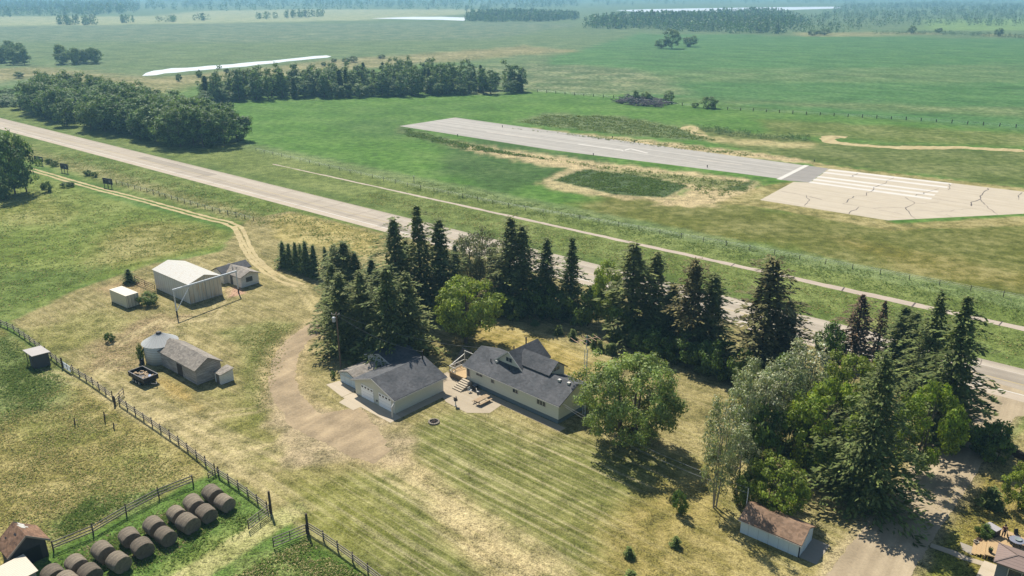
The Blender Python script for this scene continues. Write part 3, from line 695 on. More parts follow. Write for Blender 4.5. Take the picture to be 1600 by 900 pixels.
def window(parent, face, u0, u1, z0, z1, at_=0.0, frame=None, mull=1, name='window'):
    m = MB(); t = .07
    panel(m, face, u0-t, u1+t, z0-t, z0, .002, .07, at_); panel(m, face, u0-t, u1+t, z1, z1+t, .002, .07, at_)
    panel(m, face, u0-t, u0, z0, z1, .002, .07, at_); panel(m, face, u1, u1+t, z0, z1, .002, .07, at_)
    for k in range(mull):
        c = u0+(u1-u0)*(k+1)/(mull+1); panel(m, face, c-.025, c+.025, z0, z1, .03, .06, at_)
    w = m.build(name, frame or M_TRIM, parent)
    g = MB(); panel(g, face, u0, u1, z0, z1, .003, .03, at_); g.build('pane', M_GLASS, w)
    return w
def corner_at(px, py): p = at(px, py); return (p.x, p.y, 0)
def lw(root, x, y, z=0.0):    # a building's local point -> world
    c, s = math.cos(root.rotation_euler[2]), math.sin(root.rotation_euler[2])
    return Vector((root.location[0]+x*c-y*s, root.location[1]+x*s+y*c, z))

# ---- farmhouse
h = thing('farmhouse', 'long beige farmhouse with dark grey shingles and a cross gable', 'house', corner_at(872.2, 663), math.radians(137.2)-math.pi/2)
gable_wall('wall', M_SIDING, h, 'y', 0, 7.8, 3.3, 1.78, 0, 19.3, .75)
MB().box(.06, 7.74, .06, 19.24, 0, .75).build('foundation', M_FOUND, h)
r_ = gable_roof('roof', M_SHINGLE, h, 'y', 0, 7.8, 3.3, 1.78, -.45, 19.75, .45)
mb = MB()
for x in (-.50, 8.22): mb.box(x, x+.07, -.46, 19.76, 3.02, 3.2)
mb.build('gutter', M_TRIM, r_)
for y, x in ((14.6, 2.3), (2.6, 3.3), (.9, 3.4)):
    z = 3.3+x*1.78/3.9+.12; MB().box(x-.22, x+.22, y-.22, y+.22, z, z+.32).build('roof_vent', M_TRIM, r_)
for y, x in ((15.6, 1.9), (11.6, 1.9)):
    z = 3.3+x*1.78/3.9+.1; MB().tube((x, y, z), (x, y, z+.65), .09).build('vent_pipe', M_DARK, r_)
# tall cross gable and the rear upper wing
gable_wall('wall', M_SIDING, h, 'x', 9.75, 14.85, 4.75, 2.05, 2.7, 9.0, .75)
rg = gable_roof('roof', M_SHINGLE, h, 'x', 9.75, 14.85, 4.75, 2.05, 2.35, 9.4, .35)
mb = MB()
for s in (-1, 1):
    mb.bar((2.33, 12.3, 6.96), (2.33, 12.3+s*2.95, 4.58), .06, .2)
mb.build('barge_board', M_TRIM, rg)
MB().tube((7.6, 13.2, 6.4), (7.6, 13.2, 7.5), .12).build('vent_pipe', M_DARK, rg)
MB().tube((4.4, 12.9, 6.5), (4.4, 12.9, 7.15), .1).build('vent_pipe', M_DARK, rg)
window(h, 'x-', 11.75, 13.0, 5.15, 5.85, 2.7, mull=1)
gable_wall('wall', M_SIDING, h, 'y', 3.45, 7.35, 5.25, 1.35, 5.0, 11.0, 2.2)
gable_roof('roof', M_SHINGLE, h, 'y', 3.45, 7.35, 5.25, 1.35, 4.55, 11.6, .3)
window(h, 'y-', 4.8, 6.1, 5.15, 5.75, 5.0, mull=1)
for u0, u1, z0, z1, m in ((15.65, 17.0, 2.3, 2.95, 1), (13.05, 13.7, 2.1, 2.95, 0), (8.05, 9.05, 2.1, 2.85, 1), (2.5, 4.15, 1.95, 2.92, 2)):
    window(h, 'x-', u0, u1, z0, z1, mull=m)
MB().box(-.06, -.003, 18.35, 19.2, 1.05, 3.0).build('door', M_TRIM, h)
g = MB().box(-.09, -.062, 18.5, 19.05, 1.45, 2.85).build('pane', M_GLASS, h.children[-1])
# side deck with railing, and the steps
dk = MB().box(-.4, 3.2, 19.35, 23.0, .86, 1.0)
for x in (-.3, 1.4, 3.1):
    for y in (19.6, 22.9): dk.box(x-.07, x+.07, y-.07, y+.07, 0, .86)
dk = dk.build('deck', M_DECK, h)
rl = MB()
for (x0, y0), (x1, y1) in (((-.35, 22.95), (3.15, 22.95)), ((3.15, 22.95), (3.15, 19.6)), ((-.35, 22.95), (-.35, 21.6))):
    for z in (1.2, 1.95): rl.bar((x0, y0, z), (x1, y1, z), .08, .1)
    n = max(2, int(math.hypot(x1-x0, y1-y0)/1.1))
    for k in range(n+1): rl.bar((x0+(x1-x0)*k/n, y0+(y1-y0)*k/n, 1.0), (x0+(x1-x0)*k/n, y0+(y1-y0)*k/n, 2.0), .08, .08)
for x0, y0, z0, x1, y1, z1 in ((3.15, 22.95, 2.0, 3.15, 22.95, 3.6), (3.15, 19.7, 2.0, 3.15, 19.7, 3.6), (3.15, 22.95, 3.55, 3.15, 19.7, 3.55), (-.35, 22.95, 1.95, 3.15, 22.95, 3.0)):
    rl.bar((x0, y0, z0), (x1, y1, z1), .09, .09)
rl.build('railing', M_TRIM, dk)
sk = MB().box(-.36, -.30, 19.6, 22.9, .05, .84); sk.box(-.3, 3.1, 22.86, 22.92, .05, .84); sk.build('skirting', M_GREYWOOD, dk)
mb = MB()
for k in range(6):
    mb.box(-.42-.42*(k+1), -.42-.42*k+.02, 17.7, 19.6, .0, .93-.155*k-.002)
mb.build('steps', M_CONCGREY, h)
mb = MB()
for k in range(6): mb.box(-.40-.42*(k+1), -.44-.42*k+.02, 17.68, 19.62, .93-.155*k, .95-.155*k)
mb.build('tread', M_CONC2, h.children[-1])
# ---- garage
g = thing('garage', 'beige double garage with two white doors and a grey shingle roof', 'garage', corner_at(617.75, 646.75), math.radians(137.7)-math.pi/2)
gable_wall('wall', M_SIDING, g, 'x', 0, 9.65, 2.55, 1.75, 0, 9.9)
r_ = gable_roof('roof', M_SHINGLE, g, 'x', 0, 9.65, 2.55, 1.75, -.45, 10.35, .45)
mb = MB().box(-.46, 10.36, -.53, -.45, 2.3, 2.47).box(-.46, 10.36, 10.10, 10.18, 2.3, 2.47)
for s in (-1, 1): mb.bar((-.48, 4.825, 4.33), (-.48, 4.825+s*5.25, 2.42), .06, .2)
mb.build('fascia', M_TRIM, r_)
for u0, u1 in ((.8, 3.75), (5.1, 8.1)):
    d = MB().box(-.05, -.003, u0, u1, .04, 2.3).build('garage_door', M_DOORW, g)
    mb = MB()
    for k in range(4):
        c = u0+(u1-u0)*(k+.5)/4; mb.box(-.075, -.052, c-.22, c+.22, 1.85, 2.1)
    mb.each('pane', M_GLASS, d)
mb = MB(); mb.box(-.04, -.004, 4.15, 4.45, .5, .8); mb.build('vent', M_DARK, g)
mb = MB(); mb.tube((-.35, -.45, 2.3), (-1.0, -.55, 1.75), .13).tube((-1.0, -.55, 1.75), (-1.05, -.6, .06), .13)
mb.build('downspout', M_TRIM, g)
MB().tube((9.6, 4.4, 4.2), (9.6, 4.4, 5.7), .13).build('chimney_pipe', M_DARK, g)
# low shed joined on the left and the shadowed outbuilding behind
ls = thing('low_shed', 'low blue-grey shed with double doors beside the garage', 'shed', tuple(lw(g, .9, 9.98)), g.rotation_euler[2])
gable_wall('wall', M_BLUEWALL, ls, 'x', 0, 4.9, 1.7, .85, 0, 4.6)
gable_roof('roof', M_SHINGLE_L, ls, 'x', 0, 4.9, 1.7, .85, -.3, 4.8, .1)
for u0, u1 in ((.7, 1.9), (1.95, 3.2)):
    MB().box(-.05, -.003, u0, u1, .05, 1.75).build('door', M_BLUEWALL, ls)
MB().box(-.34, -.28, .0, 4.9, 1.58, 1.66).build('fascia', M_TRIM, ls)
bs = thing('outbuilding', 'dark roofed white outbuilding under the dense spruces behind the garage', 'shed', tuple(lw(g, 7.2, 8.6)), g.rotation_euler[2])
gable_wall('wall', M_WHITEW, bs, 'x', 0, 7.0, 2.5, 1.1, 0, 5.2)
rb = gable_roof('roof', M_SHINGLE, bs, 'x', 0, 7.0, 2.5, 1.1, -.4, 5.5, .4)
mb = MB()
for s in (-1, 1): mb.bar((-.43, 3.5, 3.62), (-.43, 3.5+s*3.95, 2.38), .06, .18)
mb.build('fascia', M_TRIM, rb)
sheet('slab', [lw(g, -2.2, -1.5), lw(g, -.02, -1.5), lw(g, -.02, 10.2), lw(g, -2.2, 10.2)], .016, M_CONC2)
sheet('slab', [lw(g, -3.6, 5.6), lw(g, -2.21, 5.6), lw(g, -2.21, 9.6), lw(g, -3.6, 9.2)], .018, M_CONC2)
sheet('slab', [lw(g, -2.2, 10.3), lw(g, .8, 10.3), lw(g, .8, 15.2), lw(g, -1.4, 15.6)], .016, M_CONC2)
sheet('slab', [lw(g, 0, -1.5), lw(g, 10.6, -1.5), lw(g, 10.6, -.02), lw(g, 0, -.02)], .02, M_CONC)
sheet('patio', [lw(h, -6.8, 12.3), lw(h, -4.5, 9.7), lw(h, -.1, 10.3), lw(h, -.1, 20.6), lw(h, .6, 24.6), lw(h, -2.6, 24.4), lw(h, -4.7, 21.4), lw(h, -6.6, 17.1)], .018, M_CONC, 'concrete patio between house and garage')
sheet('walkway', [lw(h, -1.5, -1.5), lw(h, -.1, -1.5), lw(h, -.1, 10.2), lw(h, -1.5, 10.2)], .02, M_CONC)
# ---- steel machine shed, white cabin, container, sliding-door frame
st = thing('steel_shed', 'large pale ribbed steel machine shed with white roof', 'shed', corner_at(298.1, 475.3), math.radians(140)-math.pi/2)
mb = MB().section([(0, 0), (7.2, 0), (7.2, 4.25), (3.6, 5.4), (0, 4.25)], 'y', 0, 14.2).build('wall', M_STEELW, st)
MB().section([(.02, .02), (7.18, .02), (7.18, 4.22), (3.6, 5.36), (.02, 4.22)], 'y', -.03, .005).build('front_wall', M_STEELX, st)
gable_roof('roof', M_STEELROOF, st, 'y', 0, 7.2, 4.25, 1.15, -.25, 14.4, .15, .06)
MB().box(3.6, 7.1, -.12, -.04, .05, 3.9).build('sliding_door', M_STEELX, st)
MB().box(.05, 3.5, -.10, -.04, .05, 3.9).build('sliding_door', M_STEELX, st)
MB().box(3.45, 3.62, -.2, -.04, 4.4, 4.7).build('lamp', M_TRIM, st)
lt = MB().section([(1.2, 0), (5.6, 0), (5.6, 2.6), (1.2, 2.2)], 'y', 14.21, 15.8).build('lean_to', M_STEELW, st)
fr = thing('sliding_door_frame', 'tall pipe frame carrying a long crossbar in front of the steel shed', 'frame', tuple(at(277, 493)), 0)
pA, pB = at(277, 493), at(373, 458); hA = height_to(pA, 453); hB = height_to(pB, 424)
dB = pB-pA
MB().tube((0, 0, 0), (0, 0, hA), .13).tube((dB.x, dB.y, 0), (dB.x, dB.y, hB), .13).each('post', M_GALV, fr)
MB().bar((-dB.x*.01, -dB.y*.01, hA), (dB.x*1.01, dB.y*1.01, hB), .22, .3).build('crossbar', M_GALV, fr)
MB().tube((0, 0, .9), (dB.x*.26, dB.y*.26, hA-.1), .07).build('brace', M_GALV, fr)
MB().tube((0, 0, 0), (0, 0, 1.0), .16).tube((dB.x, dB.y, 0), (dB.x, dB.y, 1.0), .16).each('footing', M_POST, fr)
wc = thing('white_cabin', 'small white cabin with dark grey roof beside the steel shed', 'cabin', corner_at(377.7, 450.1), math.radians(140)-math.pi/2)
gable_wall('wall', M_WHITEW, wc, 'y', 0, 4.3, 2.35, .85, 0, 7.6)
rc = gable_roof('roof', M_SHINGLE_L, wc, 'y', 0, 4.3, 2.35, .85, -.45, 7.9, .35)
gable_wall('wall', M_WHITEW, wc, 'x', 5.2, 9.0, 2.3, .95, -1.0, 5.6)
gable_roof('roof', M_SHINGLE, wc, 'x', 5.2, 9.0, 2.3, .95, -1.35, 5.9, .3)
window(wc, 'y-', 1.3, 2.7, 1.05, 1.95, mull=1, frame=M_TRIMD)
MB().box(-.05, -.004, 3.2, 4.1, .05, 2.0).build('door', M_TRIMD, wc)
MB().tube((1.2, 4.8, 2.8), (1.2, 4.8, 3.6), .1).build('vent_pipe', M_TRIM, rc)
MB().tube((1.7, 4.2, 3.0), (1.7, 4.2, 3.5), .1).build('vent_pipe', M_TRIM, rc)
co = thing('shipping_container', 'cream twenty foot shipping container with barred doors on the dry grass', 'container', corner_at(199.8, 482.6), math.radians(143)-math.pi/2)
MB().box(0, 2.6, 0, 6.3, .12, 2.66).build('body', M_CREAM, co)
MB().box(-.02, 2.62, -.02, 6.32, 2.663, 2.72).build('roof', M_CREAMTOP, co)
for a, b in ((.05, 1.28), (1.32, 2.55)):
    d = MB().box(a, b, -.06, -.003, .2, 2.6).build('door', M_CREAMX, co)
    mb = MB()
    for x in (a+.3, b-.3): mb.tube((x, -.1, .25), (x, -.1, 2.55), .035, n=5)
    mb.each('locking_bar', M_GREYWOOD, d)
mb = MB()
for x in (0, 2.45):
    for y in (0, 6.15): mb.box(x, x+.15, y, y+.15, 0, .12)
mb.each('foot', M_DARK, co)
# ---- grain bin, old barn, annex
ap = at(247.5, 519, 5.0); ap.z = 0
bn = thing('grain_bin', 'round galvanised grain bin with a shallow cone roof behind the grey barn', 'grain bin', tuple(ap), 0)
MB().lathe([(2.75, 0), (2.75, 3.3), (2.74, 3.32)], 36).build('wall', M_GALV, bn, True)
mb = MB(); n = 26; vs = []
for k in range(n*2):
    t = math.pi*k/n; up = .05 if k % 2 == 0 else 0
    vs += [(3.0*math.cos(t), 3.0*math.sin(t), 3.28+up), (.45*math.cos(t), .45*math.sin(t), 4.75+up)]
N = n*2
mb.add(vs, [(2*k, 2*((k+1) % N), 2*((k+1) % N)+1, 2*k+1) for k in range(N)]+[tuple(2*k for k in range(N))])
rb = mb.build('roof', M_GALVROOF, bn)
MB().lathe([(.46, 4.72), (.46, 4.95), (.3, 5.08)], 16).build('cap', M_DARK, rb)
b = thing('old_barn', 'old grey board barn with a patched weathered shingle roof', 'barn', corner_at(308.75, 601.9), math.radians(140)-math.pi/2)
gable_wall('wall', M_OLDWOOD, b, 'y', 0, 4.4, 2.75, 1.3, 0, 11.6)
gable_roof('roof', M_SHINGLE_L, b, 'y', 0, 4.4, 2.75, 1.3, -.35, 11.8, .35)
MB().box(-.06, -.004, 4.4, 6.0, .05, 2.1).build('door', M_POST, b)
MB().box(1.5, 2.6, -.05, -.004, .7, 1.6).build('hatch', M_OLDWOOD, b)
sp = lw(b, 3.5, -1.15)
sa = thing('small_shack', 'small whitish board shack leaning at the end of the old barn', 'shack', corner_at(346, 601.5), math.radians(140)-math.pi/2)
MB().section([(0, 0), (2.3, 0), (2.3, 2.1), (0, 1.75)], 'y', 0, 1.7).build('wall', M_WHITEW, sa)
MB().section([(-.15, 1.74), (2.45, 2.13), (2.45, 2.22), (-.15, 1.83)], 'y', -.2, 1.85).build('roof', M_SHINGLE_L, sa)
MB().box(-.04, -.004, .4, 1.3, .05, 1.6).build('door', M_GREYWOOD, sa)
p = thing('pallet_stack', 'leaning grey boards against the grain bin', 'boards', tuple(at(243, 566)), math.radians(30))
for k in range(4): MB().box(-.2+.02*k, 2.0, -.05-.02*k, .03, .25+.38*k, .5+.38*k).build('board', M_RAIL, p)
MB().box(.1, .2, .04, .14, 0, 1.7).build('upright', M_POST, p); MB().box(1.7, 1.8, .04, .14, 0, 1.7).build('upright', M_POST, p)
ba = thing('oil_drum', 'black drum standing beside the grain bin', 'drum', tuple(at(222.5, 569)), 0)
MB().lathe([(.36, 0), (.38, .05), (.36, .3), (.38, .33), (.36, .6), (.38, .85), (.34, .9)], 16).build('body', M_DARK, ba, True)
MB().lathe([(.12, .9), (.12, 1.0)], 8, (.1, 0, 0)).build('cap', M_RIM, ba)
# ---- dump trailer
tr = thing('dump_trailer', 'black tandem axle dump trailer loaded with boards and scrap', 'trailer', tuple(at(226.5, 606)), math.radians(143)-math.pi/2)
L, W = 4.7, 2.5
MB().box(0, W, 0, L, .72, .82).build('bed', M_DARK, tr)
mb = MB().box(0, .07, 0, L, .823, 1.5).box(W-.07, W, 0, L, .823, 1.5).box(.073, W-.073, 0, .07, .823, 1.5).box(.073, W-.073, L-.07, L, .823, 1.5)
mb.build('side_wall', M_DARK, tr)
mb = MB().box(-.03, .1, -.03, L+.03, 1.503, 1.57).box(W-.1, W+.03, -.03, L+.03, 1.503, 1.57).box(.103, W-.103, -.03, .1, 1.503, 1.57).box(.103, W-.103, L-.1, L+.03, 1.503, 1.57)
for k in range(5): mb.box(-.05, -.003, k*1.13+.05, k*1.13+.15, .75, 1.5)
mb.build('top_rail', plain('worn_black_paint', A(96, 92, 92), .5, .2), tr)
for s, x in ((0, -.12), (1, W-.14)):
    for y in (1.5, 2.4, 3.3):
        w = MB().tube((x, y, .36), (x+.26, y, .36), .36, n=18).build('wheel', M_RUBBER, tr)
        MB().tube((x-.02 if s == 0 else x+.25, y, .36), (x+.01 if s == 0 else x+.28, y, .36), .21, n=14).build('rim', M_RIM, w)
MB().bar((.5, 0, .65), (1.25, -1.5, .6), .1, .12).bar((W-.5, 0, .65), (1.25, -1.5, .6), .1, .12).tube((1.25, -1.45, 0), (1.25, -1.45, .7), .05).build('tongue', M_DARK, tr)
rr = random.Random(4); mb = MB()
for k in range(26):
    x, y = rr.uniform(.4, W-.4), rr.uniform(.5, L-.5); a = rr.uniform(0, 3.1); l = rr.uniform(.3, .85)
    dx, dy = math.cos(a)*l*.5, math.sin(a)*l*.5; z = .86+rr.uniform(0, .3)
    mb.bar((max(.15, min(W-.15, x-dx)), max(.15, min(L-.15, y-dy)), z), (max(.15, min(W-.15, x+dx)), max(.15, min(L-.15, y+dy)), z+rr.uniform(-.02, .2)), rr.uniform(.15, .35), .04)
o = mb.build('scrap_boards', M_WOOD); o.location = tr.location; o.rotation_euler = tr.rotation_euler
tag(o, 'heap of broken boards lying in the black dump trailer', 'scrap')
o = MB().hexa([(1.2, .6, .95), (2.1, .8, .95), (2.0, 1.7, 1.0), (1.1, 1.6, .95)], [(1.25, .65, 1.05), (2.05, .85, 1.15), (1.95, 1.65, 1.2), (1.15, 1.5, 1.02)]).build('blue_tarp', simple('faded_blue_plastic', A(140, 156, 190)))
o.location = tr.location; o.rotation_euler = tr.rotation_euler; tag(o, 'folded pale blue sheet on the boards in the trailer', 'tarp')
# ---- privy shed by the rail fence
pv_ = thing('loafing_shed', 'dark grey box shed with a flat pale roof beside the rail fence', 'shed', corner_at(56, 577.5), math.radians(140)-math.pi/2)
MB().section([(0, 0), (2.4, 0), (2.4, 2.35), (0, 2.5)], 'y', 0, 2.0).build('wall', plain('dark_grey_boards', A(96, 92, 90), .85, .25, 3), pv_)
MB().section([(-.25, 2.52), (2.65, 2.36), (2.65, 2.46), (-.25, 2.62)], 'y', -.3, 3.6).build('roof', plain('pale_sheet_roof', A(186, 178, 170), .6, .12), pv_)
MB().box(-.05, -.004, .2, 1.0, .05, 1.9).build('door', M_POST, pv_)
mb = MB().box(.05, .15, 3.3, 3.4, 0, 2.5).box(2.2, 2.3, 3.3, 3.4, 0, 2.36); mb.each('post', M_POST, pv_)
# ---- brown roofed shed
sh = thing('garden_shed', 'pale blue-grey shed with a brown shingle roof on the lawn', 'shed', corner_at(1247.3, 871.2), math.radians(140.3)-math.pi/2)
gable_wall('wall', M_BLUEWALL, sh, 'y', 0, 4.0, 1.85, 1.0, 0, 7.0)
MB().section([(.01, .02), (3.99, .02), (3.99, 1.83), (2.0, 2.83), (.01, 1.83)], 'y', -.03, .002).build('end_wall', M_BLUEWALLX, sh)
gable_roof('roof', M_SHINGLE_B, sh, 'y', 0, 4.0, 1.85, 1.0, -.25, 7.25, .25)
MB().box(-.05, .05, -.06, .06, .02, 1.8).build('corner_board', M_DARK, sh)
MB().box(1.4, 2.6, -.07, -.035, .05, 1.8).build('door', M_BLUEWALLX, sh)
MB().box(-.31, -.26, -.26, 7.26, 1.66, 1.78).build('fascia', M_TRIM, sh)
sheet('slab', [lw(sh, .1, -2.0), lw(sh, 4.4, -2.0), lw(sh, 4.4, -.04), lw(sh, .1, -.04)], .02, M_CONCGREY)
# ---- hay shelter bottom left
c0 = at(12, 875, 2.1)+E2*.35+E1*.45      # left eave corner of the red roof
fb = thing('hay_barn', 'tumbledown dark barn with a patchy rusty red shingle roof', 'barn', (c0.x, c0.y, 0), ROT)
gable_wall('wall', plain('dark_old_boards', A(84, 80, 78), .9, .35, 3, (1, 1, .3)), fb, 'y', 0, 3.65, 2.38, 1.47, 0, 2.95)
rr_ = gable_roof('roof', M_SHINGLE_R, fb, 'y', 0, 3.65, 2.38, 1.47, -.45, 3.3, .35)
rr = random.Random(9); mb = MB(); SL = 1.47/1.825
def on_roof(x): return 3.85-abs(x-1.825)*SL+.175
for k in range(9):   # bare sheathing where shingles blew off, at the far end of the right slope
    x = 1.9+rr.uniform(0, .8); y = rr.uniform(1.6, 2.7); w, l = rr.uniform(.2, .5), rr.uniform(.2, .6)
    z, zz = on_roof(x), on_roof(x+w); e = .004*k
    mb.hexa([(x, y, z), (x+w, y, zz), (x+w, y+l, zz), (x, y+l, z)], [(x, y, z+.02+e), (x+w, y, zz+.02+e), (x+w, y+l, zz+.02+e), (x, y+l, z+.02+e)])
mb.build('bare_board', M_TRIM, rr_)
mb = MB()
for x, y, w, l in ((1.2, 1.0, .16, .55), (1.86, 3.0, .4, .28), (.5, 2.2, .15, .3)):
    z, zz = on_roof(x), on_roof(x+w)
    mb.hexa([(x, y, z-.02), (x+w, y, zz-.02), (x+w, y+l, zz-.02), (x, y+l, z-.02)], [(x, y, z+.015), (x+w, y, zz+.015), (x+w, y+l, zz+.015), (x, y+l, z+.015)])
mb.each('hole', M_DARK, rr_)
mb = MB()
for s in (-1, 1): mb.bar((1.825, -.47, 3.9), (1.825+s*2.17, -.47, 3.9-2.17*SL), .06, .2)
mb.build('barge_board', M_RAIL, rr_)
MB().box(.8, 3.0, -.06, -.005, .1, 1.9).build('opening', M_DARK, fb)
cm = at(36.8, 866.3, 2.2)
mr = thing('metal_lean_to', 'lean-to with a pale ribbed sheet metal roof in front of the red roofed barn', 'lean-to', (cm.x, cm.y, 0), ROT)
MB().section([(-5.0, 1.95), (0, 2.2), (0, 2.27), (-5.0, 2.02)], 'y', -4.06, 0).build('roof', lined('pale_sheet_metal', A(232, 216, 190), A(178, 164, 142), .3, 'y', .16, .5, .08), mr)
MB().section([(-4.8, 0), (-.2, 0), (-.2, 2.17), (-4.8, 1.94)], 'y', -3.8, -.25).build('wall', M_OLDWOOD, mr)
# ---- neighbour's bungalow on the right edge with deck
nb = thing('bungalow', 'slate blue bungalow with a taupe metal hip roof at the photo corner', 'house', tuple(at(1552.5, 877.5, 2.6)[:2])+(0,), math.radians(152)-math.pi/2)
dv = (at(1563.5, 847.5, 2.6)-at(1555.5, 877.4, 2.6)); nb.rotation_euler = (0, 0, math.atan2(dv.y, dv.x))
WN = dv.length
nb.location.z = 0
ln = 13.0
MB().box(.35, WN-.35, -ln+.35, -.35, 0, 2.55).build('wall', M_BLUESIDE, nb)
z0 = 2.6; zr = 3.12
mb = MB().add([(0, 0, z0), (WN, 0, z0), (WN, -ln, z0), (0, -ln, z0), (WN/2, -1.95, zr), (WN/2, -ln+1.95, zr),
               (0, 0, z0-.16), (WN, 0, z0-.16), (WN, -ln, z0-.16), (0, -ln, z0-.16)],
              [(0, 1, 4), (1, 2, 5, 4), (2, 3, 5), (3, 0, 4, 5), (6, 7, 1, 0), (7, 8, 2, 1), (8, 9, 3, 2), (9, 6, 0, 3), (9, 8, 7, 6)])
rn = mb.build('roof', M_METROOF_T, nb)
mb = MB()
for c, e in (((0, 0, z0+.02), (WN/2, -1.95, zr+.02)), ((WN, 0, z0+.02), (WN/2, -1.95, zr+.02)), ((WN/2, -1.95, zr+.02), (WN/2, -ln+1.95, zr+.02))): mb.bar(c, e, .16, .06)
mb.build('ridge_cap', plain('taupe_cap', A(136, 118, 108)), rn)
window(nb, 'x-', -3.9, -1.5, .9, 2.2, .35, mull=1)

# ================================================================== deck of the bungalow, person, patio things
DZ = .6
dkp = [at(1545, 834, DZ), at(1554, 828, DZ), at(1568, 826, DZ), at(1602, 841, DZ), at(1640, 858, DZ), at(1640, 900, DZ), at(1556, 872, DZ), at(1554, 870, DZ), at(1539, 866, DZ)]
d_ = MB(); n = len(dkp)
d_.add([(p.x, p.y, DZ) for p in dkp]+[(p.x, p.y, DZ-.14) for p in dkp], [tuple(range(n)), tuple(range(2*n-1, n-1, -1))]+[(k, (k+1) % n, n+(k+1) % n, n+k) for k in range(n)])
dt = thing('wooden_deck', 'pale wooden deck with steps around the corner of the slate blue bungalow', 'deck', (dkp[0].x, dkp[0].y, 0), 0)
def rel(o, root):     # world-space mesh handed to a thing that stands unturned at its place
    o.parent = root; o.location = (-root.location[0], -root.location[1], -root.location[2]); return o
rel(d_.build('platform', M_DECK), dt)
mb = MB()
for p in dkp[:5]+dkp[7:]: mb.box(p.x-.06, p.x+.06, p.y-.06, p.y+.06, 0, DZ-.145)
P0 = len(bpy.data.objects); mb.each('post', M_WOOD, dt)
for c_ in dt.children:
    if c_.name.startswith('post'): rel(c_, dt)
sa_, sb_ = at(1540.5, 853, .0), at(1536.5, 864, .0); sd = (at(1522, 862, 0)-at(1537, 866, 0)).normalized()
e0, e1 = dkp[0].lerp(dkp[-1], .3), dkp[0].lerp(dkp[-1], 1.0); dn = Vector((-(e1-e0).y, (e1-e0).x, 0)).normalized()
if dn.x > 0: dn = -dn
mb = MB()
for k in range(3):
    a, b = e0+dn*(.42*k+.02), e1+dn*(.42*k+.02); c, d = e1+dn*(.42*k+.44), e0+dn*(.42*k+.44); z = DZ-.15*(k+1)
    mb.hexa([(p.x, p.y, z-.05) for p in (a, b, c, d)], [(p.x, p.y, z) for p in (a, b, c, d)])
rel(mb.build('steps', M_DECK), dt)
tb = at(1556.5, 838, DZ)
sx = thing('storage_chest', 'dark deck storage chest with a pale grey lid', 'chest', tuple(tb), math.radians(28))
MB().box(-.45, .55, -.1, 1.3, 0, .86).build('body', plain('dark_plastic', A(64, 62, 70), .6, .15), sx)
MB().box(-.5, .6, -.15, 1.35, .863, .93).build('lid', plain('grey_lid', A(190, 184, 182), .5, .06), sx)
tp = at(1587, 852, DZ)
ta = thing('patio_table', 'round grey glass patio table on the wooden deck', 'table', tuple(tp), 0)
MB().lathe([(.78, .70), (.8, .72), (.8, .745), (.78, .76)], 28).build('table_top', plain('grey_table_top', A(150, 152, 164), .25, .08), ta)
mb = MB()
for k in range(4):
    t = k*math.pi/2+.5; mb.tube((.1*math.cos(t), .1*math.sin(t), .69), (.55*math.cos(t), .55*math.sin(t), 0), .03)
mb.build('leg', M_DARK, ta)
um = thing('bowl', 'shallow grey bowl standing on the round patio table', 'bowl', (tp.x+.1, tp.y-.02, DZ+.762), 0)
MB().lathe([(.12, 0), (.3, .05), (.38, .13), (.33, .13), (.22, .07)], 20).build('basin', plain('grey_green_glaze', A(160, 170, 166), .3, .08), um, True)
def patio_chair(px, py, rz, label):
    c = thing('patio_chair', label, 'chair', tuple(at(px, py, DZ)), rz, 'chairs round the patio table')
    M1 = bpy.data.materials.get('black_mesh') or plain('black_mesh', A(50, 50, 48), .7, .15)
    MB().box(-.26, .26, -.26, .26, .42, .46).build('seat', M1, c)
    MB().hexa([(-.26, .24, .47), (.26, .24, .47), (.26, .28, .47), (-.26, .28, .47)], [(-.25, .36, 1.02), (.25, .36, 1.02), (.25, .40, 1.02), (-.25, .40, 1.02)]).build('backrest', M1, c)
    for x in (-.23, .23):
        for y in (-.23, .23): MB().tube((x, y, 0), (x, y, .42), .018).build('leg', M_DARK, c)
        MB().bar((x, -.25, .66), (x, .3, .68), .05, .03).tube((x, -.22, .44), (x, -.22, .65), .018).build('armrest', M_DARK, c)
patio_chair(1588.5, 841, .1, 'black patio chair behind the round patio table')
patio_chair(1577, 846, 1.3, 'black patio chair left of the round patio table near the person')
patio_chair(1604, 856, -1.2, 'black patio chair on the right of the round table at the photo edge')
pt = thing('flower_pot', 'small dark flower pot on the wooden deck by the steps', 'flower pot', tuple(at(1547, 863, DZ)), 0)
MB().lathe([(.16, 0), (.24, .38), (.2, .38), (.18, .3)], 14).build('pot', M_DARK, pt)
o = MB()
for k in range(16):
    t = k*2.4; o.bar((0, 0, .3), (.25*math.cos(t), .25*math.sin(t), .45+.1*(k % 3)), .08, .01)
o.build('leaves', plain('pot_leaves', A(84, 110, 60), .7, .3), pt)
for px, py, lab in ((1529, 846.5, 'rusty brown pot beside the deck steps'), (1524.5, 850, 'pale stone pot at the foot of the deck steps')):
    pt = thing('flower_pot', lab, 'flower pot', tuple(at(px, py)), 0)
    MB().lathe([(.2, 0), (.3, .4), (.25, .4), (.2, .3)], 14).build('pot', plain('rust_pot' if 'rusty' in lab else 'stone_pot', A(120, 84, 66) if 'rusty' in lab else A(200, 190, 170), .8, .2), pt)
    MB().lathe([(.05, .36), (.22, .38), (.1, .5)], 8).build('soil', plain('pot_soil', A(80, 66, 52), .9, .3), pt)
for px in ([(1500, 847), (1521, 855), (1519, 868), (1503.5, 859)],): sheet('paving', atp(px), .02, M_CONCGREY)
sheet('walkway', atp([(1455, 849), (1493, 861), (1512, 870), (1538, 878), (1535, 884), (1504, 875), (1486, 867), (1453, 855)]), .024, M_CONC)
